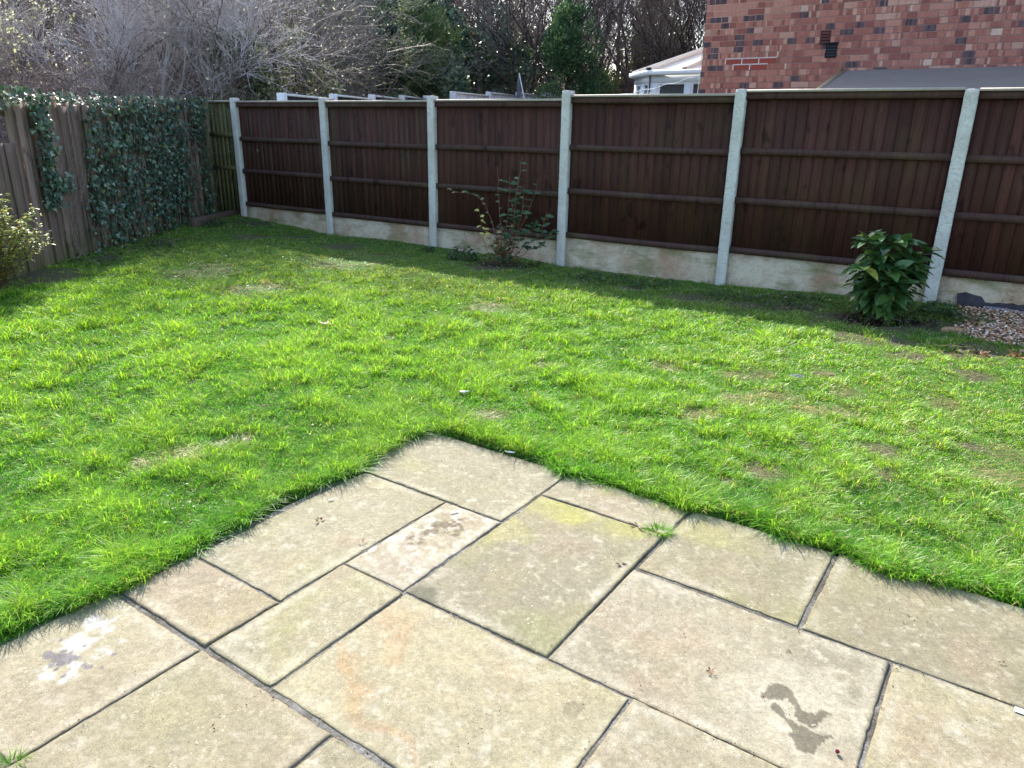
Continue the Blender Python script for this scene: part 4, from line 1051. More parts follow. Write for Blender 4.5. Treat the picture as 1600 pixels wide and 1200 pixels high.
def yellow_shrub():
    g = np.random.default_rng(53); x, y = -4.60, 6.42
    root = empty('variegated_shrub', (x, y, 0)); tag(root, 'bushy pale yellow and green leaved shrub at the foot of the left fence', 'shrub')
    P0 = []; P1 = []; R0 = []; R1 = []; LP = []; LD = []; LN = []; LL = []; LC = []
    a_ = np.array(s2l(222, 222, 132)); b_ = np.array(s2l(164, 186, 96)); c_ = np.array(s2l(120, 146, 80)); d_ = np.array(s2l(234, 220, 100))
    for i in range(150):
        az = g.uniform(0, 6.28); tl = g.uniform(0, 1)**.7; H_ = g.uniform(.66, 1.12)*(1-.35*tl)
        if i < 7: H_ = g.uniform(1.1, 1.28); tl = .3; az = g.uniform(-1, .6)
        ex = .52*tl
        p = np.array([0, 0, 0.])+np.array([math.cos(az), math.sin(az), 0])*.06; n = 12
        for k in range(n):
            f = (k+1)/n; q = np.array([math.cos(az)*ex*f, math.sin(az)*ex*f*1.1, H_*(f-.12*tl*f*f)])+g.normal(0, .008, 3)
            P0.append(p); P1.append(q); R0.append(.004*(1-.7*f)); R1.append(.004*(1-.75*f)); p = q
            if f > .22:
                for j in range(5 if f > .5 else 3):
                    b = g.uniform(0, 6.28); LP.append(q+g.normal(0, .012, 3)); LD.append((math.cos(b), math.sin(b), g.uniform(0, .6))); LN.append((g.normal(0, .4), g.normal(0, .4), 1)); LL.append(g.uniform(.026, .045))
                    k_ = g.random(); LC.append((a_ if k_ < .42 else b_ if k_ < .75 else c_ if k_ < .92 else d_)*g.uniform(.8, 1.15)*(1 if f > .4 else .8))
    V, F = seg_mesh(P0, P1, R0, R1, 4); npmesh('stem', V, F, M_twig, root, np.tile(s2l(110, 84, 62), (len(V), 1)))
    LL = np.array(LL); V, F, c = leaves(LP, LD, LN, LL, LL*.55, np.array(LC), ((0, 0), (.4, 1), (1, 0)), .2, .3); npmesh('foliage', V, F, M_leaf, root, c)
yellow_shrub()

def weed(x, y, rad, h_, n, col, label, sz=.03, name='weed', glossy=False, seed=1, kind_=None):
    g = np.random.default_rng(seed); root = empty(name, (x, y, ground_z(x, y).item())); tag(root, label, 'weed' if name == 'weed' else 'grass tuft')
    a = g.uniform(0, 6.28, n); r = rad*np.sqrt(g.random(n)); P = np.stack([r*np.cos(a), r*np.sin(a), h_*g.random(n)*(1-.6*(r/rad)**2)+.01], 1)
    D = np.stack([np.cos(a)+g.normal(0, .5, n), np.sin(a)+g.normal(0, .5, n), g.uniform(-.1, .7, n)], 1); L = g.uniform(.7, 1.3, n)*sz
    c = np.array(col)*g.uniform(.65, 1.35, n)[:, None]
    V, F, cc = leaves(P, D, np.tile([0, -.2, 1.], (n, 1))+g.normal(0, .35, (n, 3)), L, L*.7, c, ((0, 0), (.3, .9), (.6, 1), (1, 0)), .12, .3); npmesh('foliage', V, F, M_leaf, root, cc)
    m_ = max(6, n//8); i = g.integers(0, n, m_); V, F = seg_mesh(np.zeros((m_, 3)), P[i], [.0022]*m_, [.001]*m_, 3); npmesh('stem', V, F, M_twig, root, np.tile(s2l(96, 104, 62), (len(V), 1)))
gr = s2l(72, 100, 58)
weed(3.60, 6.10, .14, .13, 190, gr, 'leafy green weed clump just right of the right-hand fence post foot', .035, seed=1)
weed(3.42, 6.12, .10, .12, 110, s2l(84, 110, 54), 'small bright weed between the glossy shrub and the fence post', .03, seed=2)
weed(3.72, 5.86, .15, .10, 140, s2l(90, 104, 64), 'low straggly weed on the left edge of the gravel', .028, seed=3)
weed(-.62, 8.78, .16, .17, 190, s2l(58, 84, 52), 'low dark leafy weed left of the leggy shrub', .038, seed=4)
weed(-1.10, 9.42, .07, .08, 60, s2l(62, 82, 48), 'tiny dark weed at the foot of the third concrete post', .03, seed=5)
weed(-.02, 8.38, .16, .06, 90, s2l(88, 110, 60), 'low grassy weed just in front of the leggy shrub', .025, seed=6)
weed(2.05, 6.95, .22, .07, 170, s2l(84, 106, 58), 'flat weed patch below the fifth fence panel, left of the glossy shrub', .028, seed=7)
weed(.95, 7.85, .3, .06, 180, s2l(70, 96, 58), 'flat ivy weed under the fourth fence panel beside the leggy shrub', .03, seed=8)
weed(1.45, 7.58, .25, .05, 130, s2l(76, 100, 60), 'creeping weed at the foot of the fifth concrete post', .03, seed=9)
weed(-4.45, 10.95, .2, .1, 160, s2l(70, 92, 62), 'small ivy weed at the near end of the timber sleeper', .035, seed=10)
weed(-4.55, 8.0, .25, .08, 200, s2l(66, 88, 60), 'low weeds at the foot of the left fence behind the yellow shrub', .03, seed=11)
weed(-4.5, 9.2, .3, .08, 200, s2l(74, 92, 66), 'low weeds at the foot of the ivy on the left fence', .03, seed=12)
weed(4.28, 6.30, .06, .16, 40, s2l(66, 76, 58), 'thin wispy weed growing beside the dark log', .02, seed=13)
weed(2.55, 6.68, .3, .06, 150, s2l(78, 96, 58), 'dark trailing weed left of the glossy shrub base', .035, seed=14)

def tuft(x, y, label, n=260, h_=.05, rad=.03, seed=1):
    g = np.random.default_rng(seed); a = g.uniform(0, 6.28, n); r = rad*np.sqrt(g.random(n)); P = np.stack([x+r*np.cos(a)*1.4, y+r*np.sin(a), np.full(n, -.006)], 1)
    D = np.stack([np.cos(a)*.7+g.normal(0, .3, n), np.sin(a)*.7+g.normal(0, .3, n), g.uniform(.4, 1.5, n)], 1)
    V, F, c = leaves(P, D, np.tile([0, 0, 1.], (n, 1)), g.uniform(.5, 1.2, n)*h_, .002, np.array(s2l(130, 184, 50))*g.uniform(.6, 1.3, n)[:, None], ((0, .8), (.5, 1), (1, 0)), .15, .5)
    o = npmesh('grass_tuft', V, F, M_grass, None, c); tag(o, label, 'grass tuft')
tuft(.58, 2.515, 'lone bright grass tuft growing in a joint of the paving')
tuft(-1.19, 1.37, 'small grass tuft in the paving joint at the bottom left corner', 120, .035, .022, 2)

# ------------------------------------------------------------------ gravel bed
def gravel():
    g = np.random.default_rng(61)
    n = 26000; x = g.uniform(3.4, 6.0, n); y = g.uniform(4.4, 6.7, n); x = x+0*y
    t = (x-F0[0])*bv[0]+(y-F0[1])*bv[1]; d = polydist(x, y, GRAVEL)
    ok = (inside(x, y, GRAVEL) | (d < .10*g.random(n)**2)) & (t < .02); x = x[ok]; y = y[ok]; n = len(x)
    base = np.array([(1, 0, 0), (-.5, .8, 0), (-.5, -.8, 0), (0, 0, .6), (.0, .0, -.5)]); base = np.array([(1, 0, 0), (.3, .9, .1), (-.8, .6, 0), (-.8, -.6, .05), (.3, -.9, 0), (.1, .1, .55), (0, 0, -.4)])
    fc = np.array([(0, 1, 5), (1, 2, 5), (2, 3, 5), (3, 4, 5), (4, 0, 5), (1, 0, 6), (2, 1, 6), (3, 2, 6), (4, 3, 6), (0, 4, 6)])
    S = g.uniform(.006, .016, n); a = g.uniform(0, 6.28, n); til = g.normal(0, .35, (n, 2))
    B = base[None]*S[:, None, None]*(1+g.uniform(-.3, .3, (n, 7, 3)))
    ca, sa = np.cos(a)[:, None], np.sin(a)[:, None]
    bx = B[..., 0]*ca-B[..., 1]*sa; by = B[..., 0]*sa+B[..., 1]*ca; bz = B[..., 2]+bx*til[:, :1]+by*til[:, 1:]
    P = np.stack([x, y, ground_z(x, y)+.012+g.uniform(-.006, .014, n)], 1)
    V = np.stack([bx, by, bz], -1)+P[:, None]
    F = ((np.arange(n)*7)[:, None, None]+fc[None]).reshape(-1, 3)
    pal = np.array([s2l(222, 178, 150), s2l(196, 146, 118), s2l(236, 206, 180), s2l(158, 110, 88), s2l(206, 160, 116), s2l(116, 88, 74), s2l(240, 224, 204)])
    col = pal[g.integers(0, 7, n)]*g.uniform(.8, 1.1, n)[:, None]
    o = npmesh('gravel', V.reshape(-1, 3), F, M_rough, None, np.repeat(col, 7, 0)); tag(o, 'pinkish brown gravel bed at the right by the fence', 'gravel', kind='stuff')
gravel()

def tube_path(pts, rad, name, mat, col, sides=9, label=None, cat=None, jit=.0, parent=None):
    pts = np.array(pts, float); n = len(pts); rad = np.broadcast_to(rad, (n,)); g = np.random.default_rng(len(name)+n)
    T = np.gradient(pts, axis=0); T = unit(T); U = unit(np.cross(T, np.array([.02, .01, 1.]))); W = np.cross(T, U)
    V = []
    for k in range(n):
        for j in range(sides):
            a = 6.2832*j/sides; V.append(pts[k]+(U[k]*math.cos(a)+W[k]*math.sin(a))*rad[k]*(1+g.normal(0, jit)))
    F = [(k*sides+j, k*sides+(j+1) % sides, (k+1)*sides+(j+1) % sides, (k+1)*sides+j) for k in range(n-1) for j in range(sides)]
    T3 = []; V.append(pts[0]); V.append(pts[-1])
    for j in range(sides): T3.append((j, (j+1) % sides, len(V)-2)); T3.append(((n-1)*sides+j, (n-1)*sides+(j+1) % sides, len(V)-1))
    V = np.array(V); o = npmesh(name, V, [np.array(F), np.array(T3)], mat, parent, np.tile(col, (len(V), 1)))
    if label: tag(o, label, cat)
    return o
# dark rotten log along the fence foot
lp = []
for k in range(26):
    f = k/25; p = np.array([3.97, 6.50, .07])*(1-f)+np.array([5.1, 5.80, .06])*f; lp.append(p+np.array([0, 0, .012*math.sin(k*1.3)]))
tube_path(lp, [.055+.018*math.sin(k*.9)+(.03 if k < 4 else 0) for k in range(26)], 'log', M_bark, s2l(64, 58, 64), 9, 'dark rotten log lying on the gravel against the fence foot', 'log', .09)
tube_path([np.array([4.1, 6.33, .055])*(1-f)+np.array([5.0, 5.78, .03])*f for f in np.linspace(0, 1, 14)], [.022+.006*math.sin(k) for k in range(14)], 'branch', M_bark, s2l(140, 132, 138), 7, 'grey weathered branch lying in front of the dark log', 'branch', .08)

def chunk(name, loc, sz, col, label, cat, seed=0, mat=None, rz=0, sub=3, amp=.25):
    g = np.random.default_rng(seed); import bmesh
    bm = bmesh.new(); bmesh.ops.create_icosphere(bm, subdivisions=sub, radius=1)
    V = np.array([v.co[:] for v in bm.verts]); F = np.array([[v.index for v in f.verts] for f in bm.faces]); bm.free()
    n = fbm(V[:, 0]+V[:, 2]*1.3+seed, V[:, 1]+V[:, 2]*.7, 1.6, seed, 3)
    V = V*(1+(n-.5)[:, None]*amp*2); V = np.sign(V)*np.abs(V)**.8; V *= np.array(sz)
    o = npmesh(name, V, F, mat or M_rough, None, np.tile(col, (len(V), 1)), smooth=True, loc=loc, rz=rz); tag(o, label, cat); return o
chunk('stone', (1.79, 4.43, .006), (.066, .045, .024), s2l(96, 100, 112), 'flat blue grey stone lying in the sunlit lawn on the right', 'stone', 3, amp=.2)
chunk('wood_chunk', (3.455, 5.60, .035), (.105, .026, .028), s2l(168, 138, 104), 'tan brown chunk of wood at the near left corner of the gravel', 'wood', 5, rz=R(-22))
chunk('stone', (3.74, 5.76, .05), (.035, .03, .03), s2l(176, 148, 104), 'rounded yellowish stone among the weeds at the gravel edge', 'stone', 8)
chunk('stone', (3.36, 6.18, .03), (.05, .035, .045), s2l(150, 122, 92), 'brown stone between the glossy shrub and the fence post foot', 'stone', 9)
chunk('berry', (.832, 1.451, .006), (.0052, .0052, .005), s2l(104, 34, 52), 'dark red berry on the paving below the wet stain', 'berry', 1, amp=.03, sub=2)
chunk('bark_flake', (2.02, 4.50, .012), (.05, .03, .008), s2l(110, 92, 74), 'brown flake of bark in the lawn beside the blue grey stone', 'bark', 14)

tube_path([(3.10, 5.21, .02), (3.22, 5.20, .024), (3.34, 5.18, .02)], .006, 'stick', M_twig, s2l(206, 168, 106), 6, 'straight tan stick lying on the grass left of the gravel', 'stick')
tube_path([(3.62, 5.08, .03), (3.8, 5.0, .028), (4.0, 4.95, .02)], .012, 'stick', M_twig, s2l(196, 168, 140), 6, 'thick pale stick at the near edge of the gravel, right of the tan one', 'stick')
for i, (x, y, a, ln, lb) in enumerate([(-.74, 2.722, 35, .02, 'tiny white stick on the large slab left of the paving apex'), (-.222, 2.634, 20, .03, 'white sliver on the small pale slab in the middle of the paving')]):
    b = MB().box(-ln/2, ln/2, -.0035, .0035, 0, .0015, s2l(238, 236, 232)).build('paper_sliver', M_plain, loc=(x, y, .004), rz=R(a)); tag(b, lb, 'paper scrap')

def scrap(pts, z, name, col, label, cat, loc, thick=.0008, curl=0):
    n = len(pts); V = [(x, y, z+curl*(x*x+y*y)) for x, y in pts]+[(x, y, z+thick+curl*(x*x+y*y)) for x, y in pts]
    b = MB(); b.add(V, [tuple(range(n))[::-1], tuple(range(n, 2*n))]+[(i, (i+1) % n, n+(i+1) % n, n+i) for i in range(n)], col)
    o = b.build(name, M_plain, loc=loc); tag(o, label, cat); return o
scrap([(-.003, .012), (.10, -.05), (.09, -.075), (-.016, -.004)], .006, 'paper_strip', s2l(226, 232, 244), 'white paper strip lying on the paving at the right edge', 'paper', (1.385, 1.604, 0))
scrap([(-.03, .005), (0, .016), (.03, .006), (.035, -.006), (.0, -.012), (-.025, -.01)], .018, 'paper_scrap', s2l(224, 226, 232), 'small crumpled white scrap in the middle of the lawn', 'paper scrap', (-.273, 3.964, .02), .002, 8)
# feather by the paving edge
fb = MB(); 
fp = [(-.028, .008), (-.012, .013), (.010, .008), (.026, -.004), (.018, -.008), (.0, -.002), (-.016, .0)]
scrap(fp, .005, 'feather', s2l(236, 236, 238), 'curved white feather on the edge of the top slab by the grass', 'feather', (-.003, 3.216, 0), .0012, 10)

def dead_leaf(x, y, sz, rz, col, label, z=.004, name='dead_leaf'):
    g = np.random.default_rng(int(abs(x*1000)+abs(y*700)))
    n = 7; P = np.zeros((n, 3)); a = g.uniform(0, 6.28, n); P[:, 0] = np.cos(a)*sz*.25; P[:, 1] = np.sin(a)*sz*.25; P[:, 2] = g.uniform(0, sz*.15, n)
    D = np.stack([np.cos(a+.4), np.sin(a+.4), g.uniform(-.15, .35, n)], 1)
    V, F, c = leaves(P, D, np.tile([0, 0, 1.], (n, 1)), g.uniform(.5, 1.1, n)*sz*1.3, g.uniform(.15, .4, n)*sz*1.3, 1.1*np.array(col)*g.uniform(.6, 1.3, n)[:, None], ((0, 0), (.3, .9), (.6, .7), (1, 0)), .35, -.2)
    o = npmesh(name, V, F, M_leaf, None, c, loc=(x, y, z), rz=rz); tag(o, label, 'dead leaf', 'dead leaves on the paving' if z < .01 else None)
br = s2l(112, 70, 46)
dead_leaf(-.742, 2.549, .018, 0, s2l(104, 54, 38), 'reddish brown crumbled leaf on the left of the slab nearest the left turf edge')
dead_leaf(-.549, 2.399, .015, 1, s2l(150, 112, 80), 'pale brown crumbled leaf near the joint of the large left slab')
dead_leaf(.40, 2.277, .018, 2, s2l(88, 48, 38), 'dark brown leaf fragments at the right corner of the central square slab')
dead_leaf(.585, 1.737, .012, 0, s2l(96, 50, 40), 'small red brown leaf bit on the slab above the wet stain')
dead_leaf(1.459, 1.798, .010, 0, s2l(60, 48, 40), 'dark leaf bit on the slab at the far right')
dead_leaf(.50, 2.55, .026, 1, s2l(120, 100, 74), 'dry root bits just left of the lone grass tuft in the paving')
dead_leaf(-1.426, 5.459, .055, .5, s2l(168, 124, 96), 'curled tan dead leaf standing in the middle of the lawn', .03)
dead_leaf(1.47, 2.26, .05, .5, s2l(140, 122, 92), 'dead straw leaf cluster at the right turf edge of the paving', .012)
dead_leaf(3.25, 4.95, .06, .5, s2l(150, 110, 74), 'brown dead leaf on bare soil below the gravel', .03)
dead_leaf(3.5, 4.92, .06, .9, s2l(176, 130, 84), 'orange brown dead leaf on bare soil, nearest the gravel', .03)

def specks():
    g = np.random.default_rng(71); n = 1500; u = g.uniform(.3, 2.6, n); v = g.uniform(-.5, 2.25, n)
    # many lie in or beside the joints
    j = g.random(n) < .6; ju = np.array([.98, 1.54, 2.115, 2.39])[g.integers(0, 4, n)]; jv = np.array([1.755, 1.465, .905, .635, .34, .07])[g.integers(0, 6, n)]
    h_ = g.random(n) < .5; u = np.where(j & h_, ju+g.normal(0, .008, n), u); v = np.where(j & ~h_, jv+g.normal(0, .008, n), v)
    P = np.stack([u*uv_u[0]+v*uv_v[0], u*uv_u[1]+v*uv_v[1], np.full(n, .0035)], 1); P = P[~np.zeros(n, bool)]
    D = np.stack([g.normal(size=n), g.normal(size=n), np.full(n, .15)], 1); L = g.uniform(.0025, .009, n)**1.0*np.where(j, 1, .75)
    col = np.where(g.random(n)[:, None] < .7, np.array(s2l(50, 42, 34)), np.array(s2l(150, 134, 110)))
    V, F, c = leaves(P, D, np.tile([0, 0, 1.], (n, 1)), L, L*.5, col, fold=.4)
    o = npmesh('debris', V, F, M_rough, None, c); tag(o, 'fine crumbs of soil and leaf scattered over the paving', 'debris', kind='stuff')
specks()

def litter():
    g = np.random.default_rng(72); P = []; D = []; L = []
    for cx, cy, rr, n in ((-.12, 8.5, .45, 420), (3.05, 5.95, .4, 300), (-4.3, 11.2, .6, 250), (3.3, 5.0, .35, 160), (2.4, 6.6, .6, 200), (-4.55, 9.6, .5, 260), (-4.6, 8.6, .4, 160), (.8, 7.9, .8, 140)):
        x = cx+g.normal(0, rr*.5, n); y = cy+g.normal(0, rr*.35, n)
        t = (x-F0[0])*bv[0]+(y-F0[1])*bv[1]; ok = (t < -.03) & (x > -4.88); x = x[ok]; y = y[ok]; m_ = len(x)
        P.append(np.stack([x, y, ground_z(x, y)+g.uniform(.005, .03, m_)], 1)); D.append(np.stack([g.normal(size=m_), g.normal(size=m_), g.normal(.1, .25, m_)], 1)); L.append(g.uniform(.015, .07, m_))
    P = np.concatenate(P); D = np.concatenate(D); L = np.concatenate(L); n = len(P)
    pal = np.array([s2l(110, 86, 66), s2l(140, 118, 96), s2l(70, 54, 42), s2l(166, 150, 128)]); col = pal[g.integers(0, 4, n)]
    V, F, c = leaves(P, D, np.tile([0, 0, 1.], (n, 1)), L, np.where(g.random(n) < .5, .004, L*.4), col, fold=.3)
    o = npmesh('leaf_litter', V, F, M_leaf, None, c); tag(o, 'brown twigs and dead leaves littered along the fence foot', 'leaf litter', kind='stuff')
litter()

# ------------------------------------------------------------------ trees beyond the fences
def perp(d, g):
    a = g.normal(size=3); a -= a@d*d; return a/np.linalg.norm(a)

class Tree:
    def __init__(s, seed): s.g = np.random.default_rng(seed); s.P0 = []; s.P1 = []; s.R0 = []; s.R1 = []; s.tips = []; s.tr = []
    def grow(s, p, d, L, r, depth, spread=.6, wob=.16, upb=.05, nb=(3, 5), shrink=.62, step=5):
        g = s.g; n = step if depth > 0 else 3; rr = r
        for k in range(n):
            d = d+g.normal(0, wob, 3); d[2] += upb; d /= math.sqrt(d@d)
            q = p+d*(L/n); r1 = rr*(.86 if depth else .7)
            s.P0.append(p); s.P1.append(q); s.R0.append(rr); s.R1.append(r1); s.tr.append(depth)
            p = q; rr = r1
            if depth > 0 and k >= 1:
                m_ = 1 if k < n-1 else 2
                if g.random() < .85:
                    for _ in range(m_ + (g.random() < .35)):
                        a = spread*g.uniform(.6, 1.4); dd = d*math.cos(a)+perp(d, g)*math.sin(a)
                        s.grow(p, dd, L*shrink*g.uniform(.7, 1.15), max(rr*.62, .0035), depth-1, spread, wob*1.1, upb, nb, shrink, step)
        if depth == 0: s.tips.append(p)
    def build(s, root, trunk_col, twig_col, trunk_min=2):
        P0 = np.array(s.P0); P1 = np.array(s.P1); R0 = np.array(s.R0); R1 = np.array(s.R1); tr = np.array(s.tr)
        big = tr >= trunk_min
        if big.any():
            V, F = seg_mesh(P0[big], P1[big], R0[big], R1[big], 7); npmesh('trunk', V, F, M_bark, root, np.tile(trunk_col, (len(V), 1)), smooth=True)
        V, F = seg_mesh(P0[~big], P1[~big], R0[~big], R1[~big], 3); c = np.repeat(np.array(twig_col)*s.g.uniform(.7, 1.3, (~big).sum())[:, None], 6, 0)
        npmesh('branches', V, F, M_twig, root, c)

def bare_tree(x, y, h_, seed, label, depth=4, r=.08, tc=s2l(92, 84, 80), wc=s2l(142, 128, 128), buds=None, lean=(0, 0), group='bare winter trees beyond the fences', spread=.55, z0=0, stems=1, twr=1.0):
    root = empty('bare_tree', (x, y, z0)); tag(root, label, 'tree', group); t = Tree(seed)
    for s_ in range(stems):
        d = np.array([lean[0]+t.g.normal(0, .22)*(stems > 1), lean[1]+t.g.normal(0, .2)*(stems > 1), 1.]); d /= np.linalg.norm(d)
        t.grow(np.array([t.g.normal(0, .12)*(stems > 1), t.g.normal(0, .12)*(stems > 1), 0.]), d, h_*.5, r, depth, spread, .11, .05, shrink=.66, step=6 if depth > 3 else 5)
    R_ = t.build(root, tc, wc)
    if buds:
        P = np.array(t.tips); g = t.g
        if len(P) > buds[2]: P = P[g.permutation(len(P))[:buds[2]]]
        n = len(P); V, F, c = leaves(P+g.normal(0, .02, (n, 3)), rdir(n, g), rdir(n, g), buds[1]*g.uniform(.6, 1.3, n), buds[1]*.6, np.array(buds[0])*g.uniform(.7, 1.2, n)[:, None], fold=.1); npmesh('foliage', V, F, M_far, root, c)  # this mesh is the small pale leaf buds at the twig tips
    return root

PALE = s2l(216, 206, 208); BROWN = s2l(166, 146, 140); BUD = s2l(222, 222, 206)
# left thicket behind the left fence and the corner
bare_tree(-7.6, 13.6, 5.2, 201, 'pale twiggy bare tree behind the far left of the board fence', 4, .06, s2l(110, 100, 100), PALE, (BUD, .04, 350), stems=2)
bare_tree(-6.6, 13.4, 5.6, 202, 'slim pale bare tree above the left part of the ivy', 4, .075, s2l(176, 168, 164), PALE, (BUD, .045, 900), stems=2)
bare_tree(-5.6, 13.9, 5.0, 203, 'bare tree with tangled pale twigs above the right part of the ivy', 4, .055, s2l(120, 108, 104), PALE, (BUD, .045, 900), stems=2, lean=(.1, 0))
bare_tree(-4.7, 15.2, 6.0, 204, 'bare tree with budding twigs above the fence corner', 4, .07, s2l(104, 94, 88), s2l(160, 148, 146), (BUD, .05, 1000), stems=1)
bare_tree(-4.9, 17.4, 5.6, 205, 'bare grey tree with spreading boughs above the second fence panel', 4, .06, s2l(116, 112, 104), s2l(150, 146, 138), (s2l(170, 176, 120), .05, 700), stems=2)
bare_tree(-9.0, 15.0, 6.5, 206, 'large dim bare tree at the far left edge', 4, .1, s2l(96, 86, 88), BROWN, (BUD, .04, 200))
# middle and right
bare_tree(-.1, 23.5, 8, 207, 'bare brown tree left of the dark conifer', 4, .09, s2l(88, 76, 72), BROWN, lean=(.12, 0), stems=2)
bare_tree(.9, 22.5, 8.5, 208, 'tall bare tree behind the dark conifer', 4, .11, s2l(80, 70, 68), BROWN, stems=2)
bare_tree(2.3, 20.8, 7.5, 209, 'bare tree with crooked branches just right of the dark conifer', 4, .08, s2l(74, 62, 60), s2l(118, 104, 104), stems=2, lean=(.05, 0))
bare_tree(3.4, 22.5, 8.5, 210, 'bare tree above the left end of the conservatory roof', 4, .09, s2l(82, 70, 66), BROWN, lean=(-.05, 0), stems=2)
bare_tree(4.55, 19.6, 7.5, 211, 'bare tree with dark forked trunk rising over the conservatory roof', 4, .075, s2l(66, 58, 56), s2l(116, 102, 98), stems=3)
bare_tree(5.6, 23.5, 8, 212, 'bare tree partly hidden by the brick wall edge', 4, .09, s2l(84, 72, 68), BROWN, stems=2)
bare_tree(-1.7, 25.2, 8.5, 213, 'bare tree between the two dark ivy-clad trees', 4, .09, s2l(88, 78, 76), BROWN, stems=2)

def crown_tree(x, y, h_, rad, zc, seed, label, cols, n, leaf=.09, name='evergreen_tree', cat='tree', top=.7, upb=.3, mat=None, wd=.45, lobes=26, hang=-.2, trunk_r=.08, group=None, z0=0, sy=1.0):
    g = np.random.default_rng(seed); root = empty(name, (x, y, z0)); tag(root, label, cat, group)
    # irregular crown from many overlapping clumps
    ph = g.uniform(0, 6.28, lobes); zz = g.uniform(0, 1, lobes)
    prof = np.sqrt(np.clip(1-((zz-.35)/.68)**2, .02, 1))*(1-top*np.clip(zz-.4, 0, 1))
    cr = rad*prof*g.uniform(.35, .95, lobes)
    Cn = np.stack([np.cos(ph)*cr, np.sin(ph)*cr*sy, zc+(h_-zc)*zz], 1); rs = rad*g.uniform(.25, .45, lobes)
    P = []; D = []; Cl = []
    k = g.integers(0, lobes, n); d = rdir(n, g); f = g.uniform(.25, 1.05, n)**.5
    P = Cn[k]+d*(rs[k]*f)[:, None]*np.array([1, 1, 1.15]); nz = fbm(P[:, 0]*1.0+P[:, 1], P[:, 2]+P[:, 1]*.5, 5, seed, 3); keep = nz > .36; P = P[keep]; d = d[keep]; k = k[keep]; n = len(P)
    D = d*.8+g.normal(0, .4, (n, 3)); D[:, 2] += upb; N = rdir(n, g)+d
    cols = np.array(cols); ci = np.clip(nz[keep]*1.6-.35+g.normal(0, .18, n), 0, .999); ca = cols[(ci*len(cols)).astype(int)]*g.uniform(.75, 1.25, n)[:, None]*(1+.25*g.normal(0, .3, lobes)[k])[:, None]
    L = leaf*g.uniform(.6, 1.4, n)
    V, F, c = leaves(P, D, N, L, L*wd, ca, fold=.1, droop=.1); npmesh('crown', V, F, mat or M_far, root, c)
    pts = []; p = np.array([0, 0, 0.]); P0 = []; P1 = []; R0 = []; R1 = []
    for j in range(8):
        q = np.array([g.normal(0, .04), g.normal(0, .04), h_*.88*(j+1)/8]); P0.append(p); P1.append(q); R0.append(trunk_r*(1-j/9)); R1.append(trunk_r*(1-(j+1)/9)); p = q
    for j in range(lobes):
        a = np.array([0, 0, max(.2, Cn[j, 2]-.45)]); P0.append(a); P1.append(Cn[j]); R0.append(trunk_r*.3); R1.append(.008)
    V, F = seg_mesh(P0, P1, R0, R1, 7); npmesh('trunk', V, F, M_bark, root, np.tile(s2l(78, 68, 58), (len(V), 1)))
    return root
OL = [s2l(84, 110, 74), s2l(108, 134, 86), s2l(136, 156, 102), s2l(168, 180, 130)]
DK = [s2l(48, 76, 60), s2l(66, 98, 72), s2l(90, 124, 82), s2l(118, 150, 98)]
IV = [s2l(66, 94, 78), s2l(92, 122, 94), s2l(122, 150, 112), s2l(174, 192, 162)]
crown_tree(-2.35, 20.2, 4.15, 1.2, .7, 301, 'olive green bushy conifer above the third fence panel', OL, 36000, .10, wd=.3, upb=.5, lobes=34)
crown_tree(1.16, 18.2, 3.85, .98, .5, 302, 'dark green rounded conifer left of the bare trees and conservatory', DK, 32000, .085, wd=.3, upb=.4, lobes=46, top=.45)
crown_tree(-1.15, 22.6, 7.0, 1.4, .6, 303, 'tall dark ivy-clad tree right of the olive conifer', IV, 24000, .10, 'ivy_clad_tree', wd=.9, lobes=42, mat=M_ivy, upb=-.2, top=.3)
crown_tree(-3.2, 23.2, 7.2, 1.5, .6, 304, 'tall dark ivy-clad tree behind the olive conifer, left', IV, 24000, .10, 'ivy_clad_tree', wd=.9, lobes=42, mat=M_ivy, upb=-.2, top=.3)
crown_tree(-5.0, 22.6, 6.6, 1.5, .5, 305, 'dark ivy-covered tree behind the bare boughs of the second panel', IV, 20000, .10, 'ivy_clad_tree', wd=.9, lobes=36, mat=M_ivy, upb=-.2, top=.3)
crown_tree(-6.6, 18.0, 6.2, 1.1, 1.5, 306, 'dim ivy-clad tree high in the left thicket', IV, 14000, .10, 'ivy_clad_tree', wd=.9, lobes=26, mat=M_ivy, upb=-.2, top=.3)
crown_tree(4.1, 24.5, 5.0, 1.3, .8, 307, 'olive ivy-covered tree glimpsed behind the conservatory trees', [s2l(84, 92, 56), s2l(110, 116, 72), s2l(140, 142, 92)], 16000, .10, 'ivy_clad_tree', wd=.8, lobes=32, top=.3)
crown_tree(2.3, 20.0, 2.75, .6, .9, 308, 'low yellowish green bush left of the conservatory', [s2l(96, 104, 58), s2l(124, 132, 74), s2l(160, 160, 100)], 7000, .07, 'bush', 'bush', wd=.5, lobes=16)
